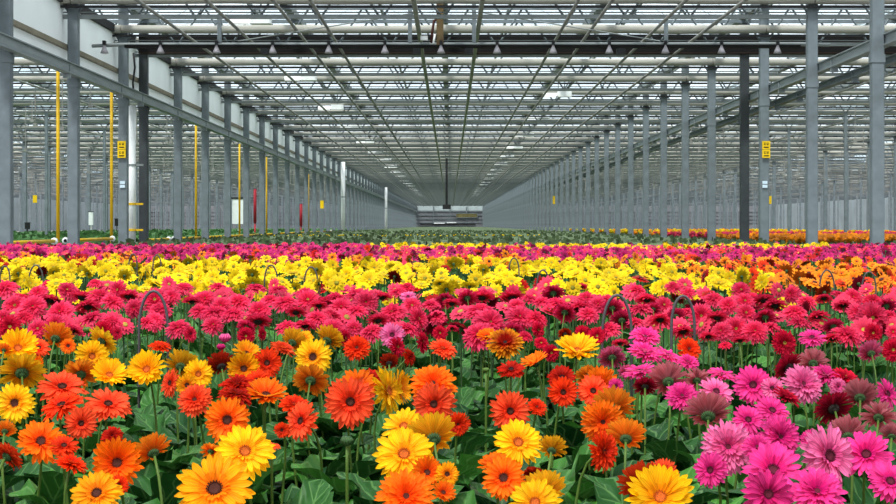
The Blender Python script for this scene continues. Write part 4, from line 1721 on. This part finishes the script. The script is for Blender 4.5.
def zone(px, py, X, Y):
    """which variety stands where: the rows run across the bed"""
    u = rnd.random()
    if Y > 15.2 + 0.4 * math.sin(X * 2):
        if px > 370:
            return 'yellow' if u < 0.85 and px < 830 else 'magenta'
        return 'magenta' if u < 0.7 else 'crimson'
    b1 = 9.6 - 0.05 * X + 0.3 * math.sin(X * 1.7)
    if Y > b1:
        if X < 0.5 and Y < b1 + 1.6 and u < 0.35:
            return 'orange'
        return 'magenta' if u < 0.68 else 'crimson' if u < 0.88 else 'dkred' if u < 0.95 else 'redor'
    if X > 1.28 + 0.15 * math.sin(Y * 3):
        return 'orange' if u < 0.66 else 'redor' if u < 0.95 else 'yellow'
    if Y > b1 - 1.2 and u < 0.15:
        return 'orange'
    return 'yellow' if u < 0.95 else 'dkred'


spots = []
Y = 5.35
while Y < 18.6:
    half = min(5.8, 0.31 * Y + 0.8)
    X = -half
    sp = 0.070 + 0.0040 * Y
    while X < half:
        spots.append((X + rnd.uniform(-0.045, 0.045), Y + rnd.uniform(-0.07, 0.07)))
        X += sp
    Y += 0.13 + 0.006 * Y
for X, Y in spots:
    if rnd.random() < 0.16:
        continue
    px = VX + F * X / Y
    jit = rnd.uniform(-0.05, 0.018) * (1.0 if Y < 14 else 0.6)
    c = Vector((X, Y, CAMZ - drop(Y) + jit - 0.005))
    py = VY + F * (CAMZ - c.z) / Y
    k = zone(px, py, X, Y)
    if Y < 5.75:
        k = 'crimson' if rnd.random() < 0.35 else k
    e = R(rnd.uniform(12, 75))
    a = rnd.gauss(0, 0.7)
    n = Vector((math.sin(a) * math.cos(e), -math.cos(a) * math.cos(e), math.sin(e)))
    if rnd.random() < 0.15:
        n.y = -n.y
    r = rnd.uniform(0.029, 0.040) * (1.0 if Y < 11 else 1.1)
    small_bloom(S[k], c, n, r, rnd, rnd.uniform(0.68, 1.05), 13 if Y < 9 else 9, BEDZ)
# the near rows go on to either side of what the photograph frames
outer = MB()
keys = list(STUFFC)
for _ in range(260):
    Y = rnd.uniform(1.9, 5.3)
    sd = rnd.choice((-1, 1))
    X = sd * (0.294 * Y + 0.10 + rnd.uniform(0, 0.75))
    k = 'crimson' if Y > 3.5 else ('magenta' if sd > 0 else rnd.choice(('orange', 'redor', 'yellow')))
    e, a = R(rnd.uniform(15, 70)), rnd.gauss(0, 0.7)
    n = Vector((math.sin(a) * math.cos(e), -math.cos(a) * math.cos(e), math.sin(e)))
    one = MB()
    small_bloom(one, Vector((X, Y, CAMZ - drop(Y) + rnd.uniform(-0.05, 0.02))), n, rnd.uniform(0.036, 0.046), rnd, rnd.uniform(0.8, 1.05), 18, BEDZ)
    b0 = len(outer.v)
    outer.v += one.v; outer.along += one.along; outer.across += one.across; outer.tint += one.tint
    outer.f += [tuple(i + b0 for i in q) for q in one.f]
    outer.m += [m + 3 * keys.index(k) for m in one.m]
tag(outer.build('mixed_gerberas', [m for k in keys for m in SMAT[k]], smooth=True), 'gerberas continuing the near rows past both edges of the view', 'flowers', kind='stuff')
# lower crimson blooms half hidden in the crimson rows
for _ in range(85):
    px, py = rnd.uniform(-5, 901), rnd.uniform(290, 326)
    Z = depth_of(py) + 0.10
    c = world_at(px, py, Z)
    c.z -= 0.012
    e, a = R(rnd.uniform(20, 75)), rnd.gauss(0, 1.2)
    n = Vector((math.sin(a) * math.cos(e), -math.cos(a) * math.cos(e), math.sin(e)))
    small_bloom(S['crimson'], c, n, rnd.uniform(0.030, 0.040), rnd, rnd.uniform(0.65, 0.95), 15, BEDZ)
for k, nm, lb in (('yellow', 'yellow_gerberas', 'dense rows of small bright yellow gerberas behind the crimson ones'),
                  ('magenta', 'magenta_gerberas', 'dense magenta gerbera row at the back of the bed'),
                  ('orange', 'orange_gerberas', 'dense orange gerberas at the right behind the crimson rows'),
                  ('redor', 'red_orange_gerberas', 'red-orange gerberas mixed into the orange block behind the crimson rows'),
                  ('crimson', 'crimson_gerberas', 'half-hidden crimson gerberas deep inside the crimson rows'),
                  ('dkred', 'dark_red_gerberas', 'scattered dark red gerberas among the yellow rows')):
    tag(S[k].build(nm, SMAT[k], smooth=True), lb, 'flowers', kind='stuff')

# ------------------------------------------------------------------ low plants beyond the bed and in the side bays
def canopy(name, m, x0, x1, y0, y1, z, amp, label, nx, ny, cat='plants'):
    rnd = random.Random(len(name) + nx)
    mb = MB()
    rows = []
    for j in range(ny + 1):
        yy = y0 + (y1 - y0) * (j / ny) ** 1.7
        row = []
        for i in range(nx + 1):
            xx = x0 + (x1 - x0) * i / nx
            row.append(mb.vert((xx + rnd.uniform(-0.1, 0.1), yy, z + rnd.uniform(-amp, amp) if 0 < j < ny else 0.0)))
        rows.append(row)
    for j in range(ny):
        for i in range(nx):
            mb.face((rows[j][i], rows[j][i + 1], rows[j + 1][i + 1], rows[j + 1][i]))
    # leafy tufts over the nearer part
    for _ in range(int(1500 * min(1.0, (x1 - x0) / 12))):
        yy = y0 + (min(y1, y0 + 60) - y0) * rnd.random() ** 1.6
        xx = rnd.uniform(x0, x1)
        a = rnd.uniform(0, 6.28)
        s = rnd.uniform(0.06, 0.13)
        h = z + amp + rnd.uniform(-0.02, 0.06)
        i = [mb.vert(p, tint=rnd.random()) for p in ((xx - math.cos(a) * s * 0.5, yy - math.sin(a) * s * 0.5, z - 0.05), (xx + math.cos(a) * s * 0.5, yy + math.sin(a) * s * 0.5, z - 0.05),
                                                    (xx + math.cos(a) * s, yy + math.sin(a) * s, h), (xx, yy - 0.02, h + 0.03))]
        mb.face(i)
    tag(mb.build(name, m), label, cat, kind='stuff')


canopy('low_plants', FIELD, -6.1, 5.95, 26.0, 282, 0.44, 0.035, 'dull green low potted plants filling the far aisle', 60, 200)
canopy('bright_low_plants', FIELDG, -18.8, -7.1, 34.0, 140, 0.46, 0.05, 'bright green low plants in the left side bay', 60, 160)
canopy('bay_low_plants', FIELD, 6.6, 18.5, 26.0, 282, 0.40, 0.03, 'green low plants in the right side bay', 60, 160)
T = {'orange': MB(), 'crimson': MB(), 'yellow': MB()}
for _ in range(3600):
    Y = 31 + 58 * rnd.random() ** 1.3
    X = rnd.uniform(6.9, min(19.0, 0.31 * Y + 1))
    k = 'orange'
    if 42 < Y < 52:
        k = 'crimson'
    elif Y > 60 and rnd.random() < 0.6:
        k = 'yellow'
    e = R(rnd.uniform(15, 70)); a = rnd.gauss(0, 0.8)
    n = Vector((math.sin(a) * math.cos(e), -math.cos(a) * math.cos(e), math.sin(e)))
    mb = T[k]
    c = Vector((X, Y, 0.50 + rnd.uniform(-0.04, 0.05)))
    M = Matrix.Translation(c) @ n.to_track_quat('Z', 'Y').to_matrix().to_4x4() @ Matrix.Scale(rnd.uniform(0.06, 0.085), 4)
    mb.lathe([(0.15, 0.03), (1.0, 0.1)], 7, 0, tint=rnd.uniform(0.8, 1.05), M=M)
    mb.tube([(X, Y, 0.3), c], 0.004, 3, 2, cap=False)
# thin line of little yellow blooms across the far plants
for _ in range(70):
    X, Y = rnd.uniform(-5.6, 2.7), 44 + rnd.uniform(-0.6, 0.6)
    c = Vector((X, Y, 0.50 + rnd.uniform(-0.02, 0.02)))
    M = Matrix.Translation(c) @ Matrix.Rotation(R(50), 4, 'X') @ Matrix.Scale(0.026, 4)
    T['yellow'].lathe([(0.15, 0.03), (1.0, 0.1)], 7, 0, M=M)
    T['yellow'].tube([(X, Y, 0.3), c], 0.004, 3, 2, cap=False)
for k, nm, lb in (('orange', 'bay_orange_gerberas', 'distant orange flower rows seen between the right posts'),
                  ('crimson', 'bay_crimson_gerberas', 'distant crimson flower row seen between the right posts'),
                  ('yellow', 'bay_yellow_gerberas', 'far yellow flowers beyond the right posts and across the far plants')):
    tag(T[k].build(nm, SMAT[k], smooth=True), lb, 'flowers', kind='stuff')
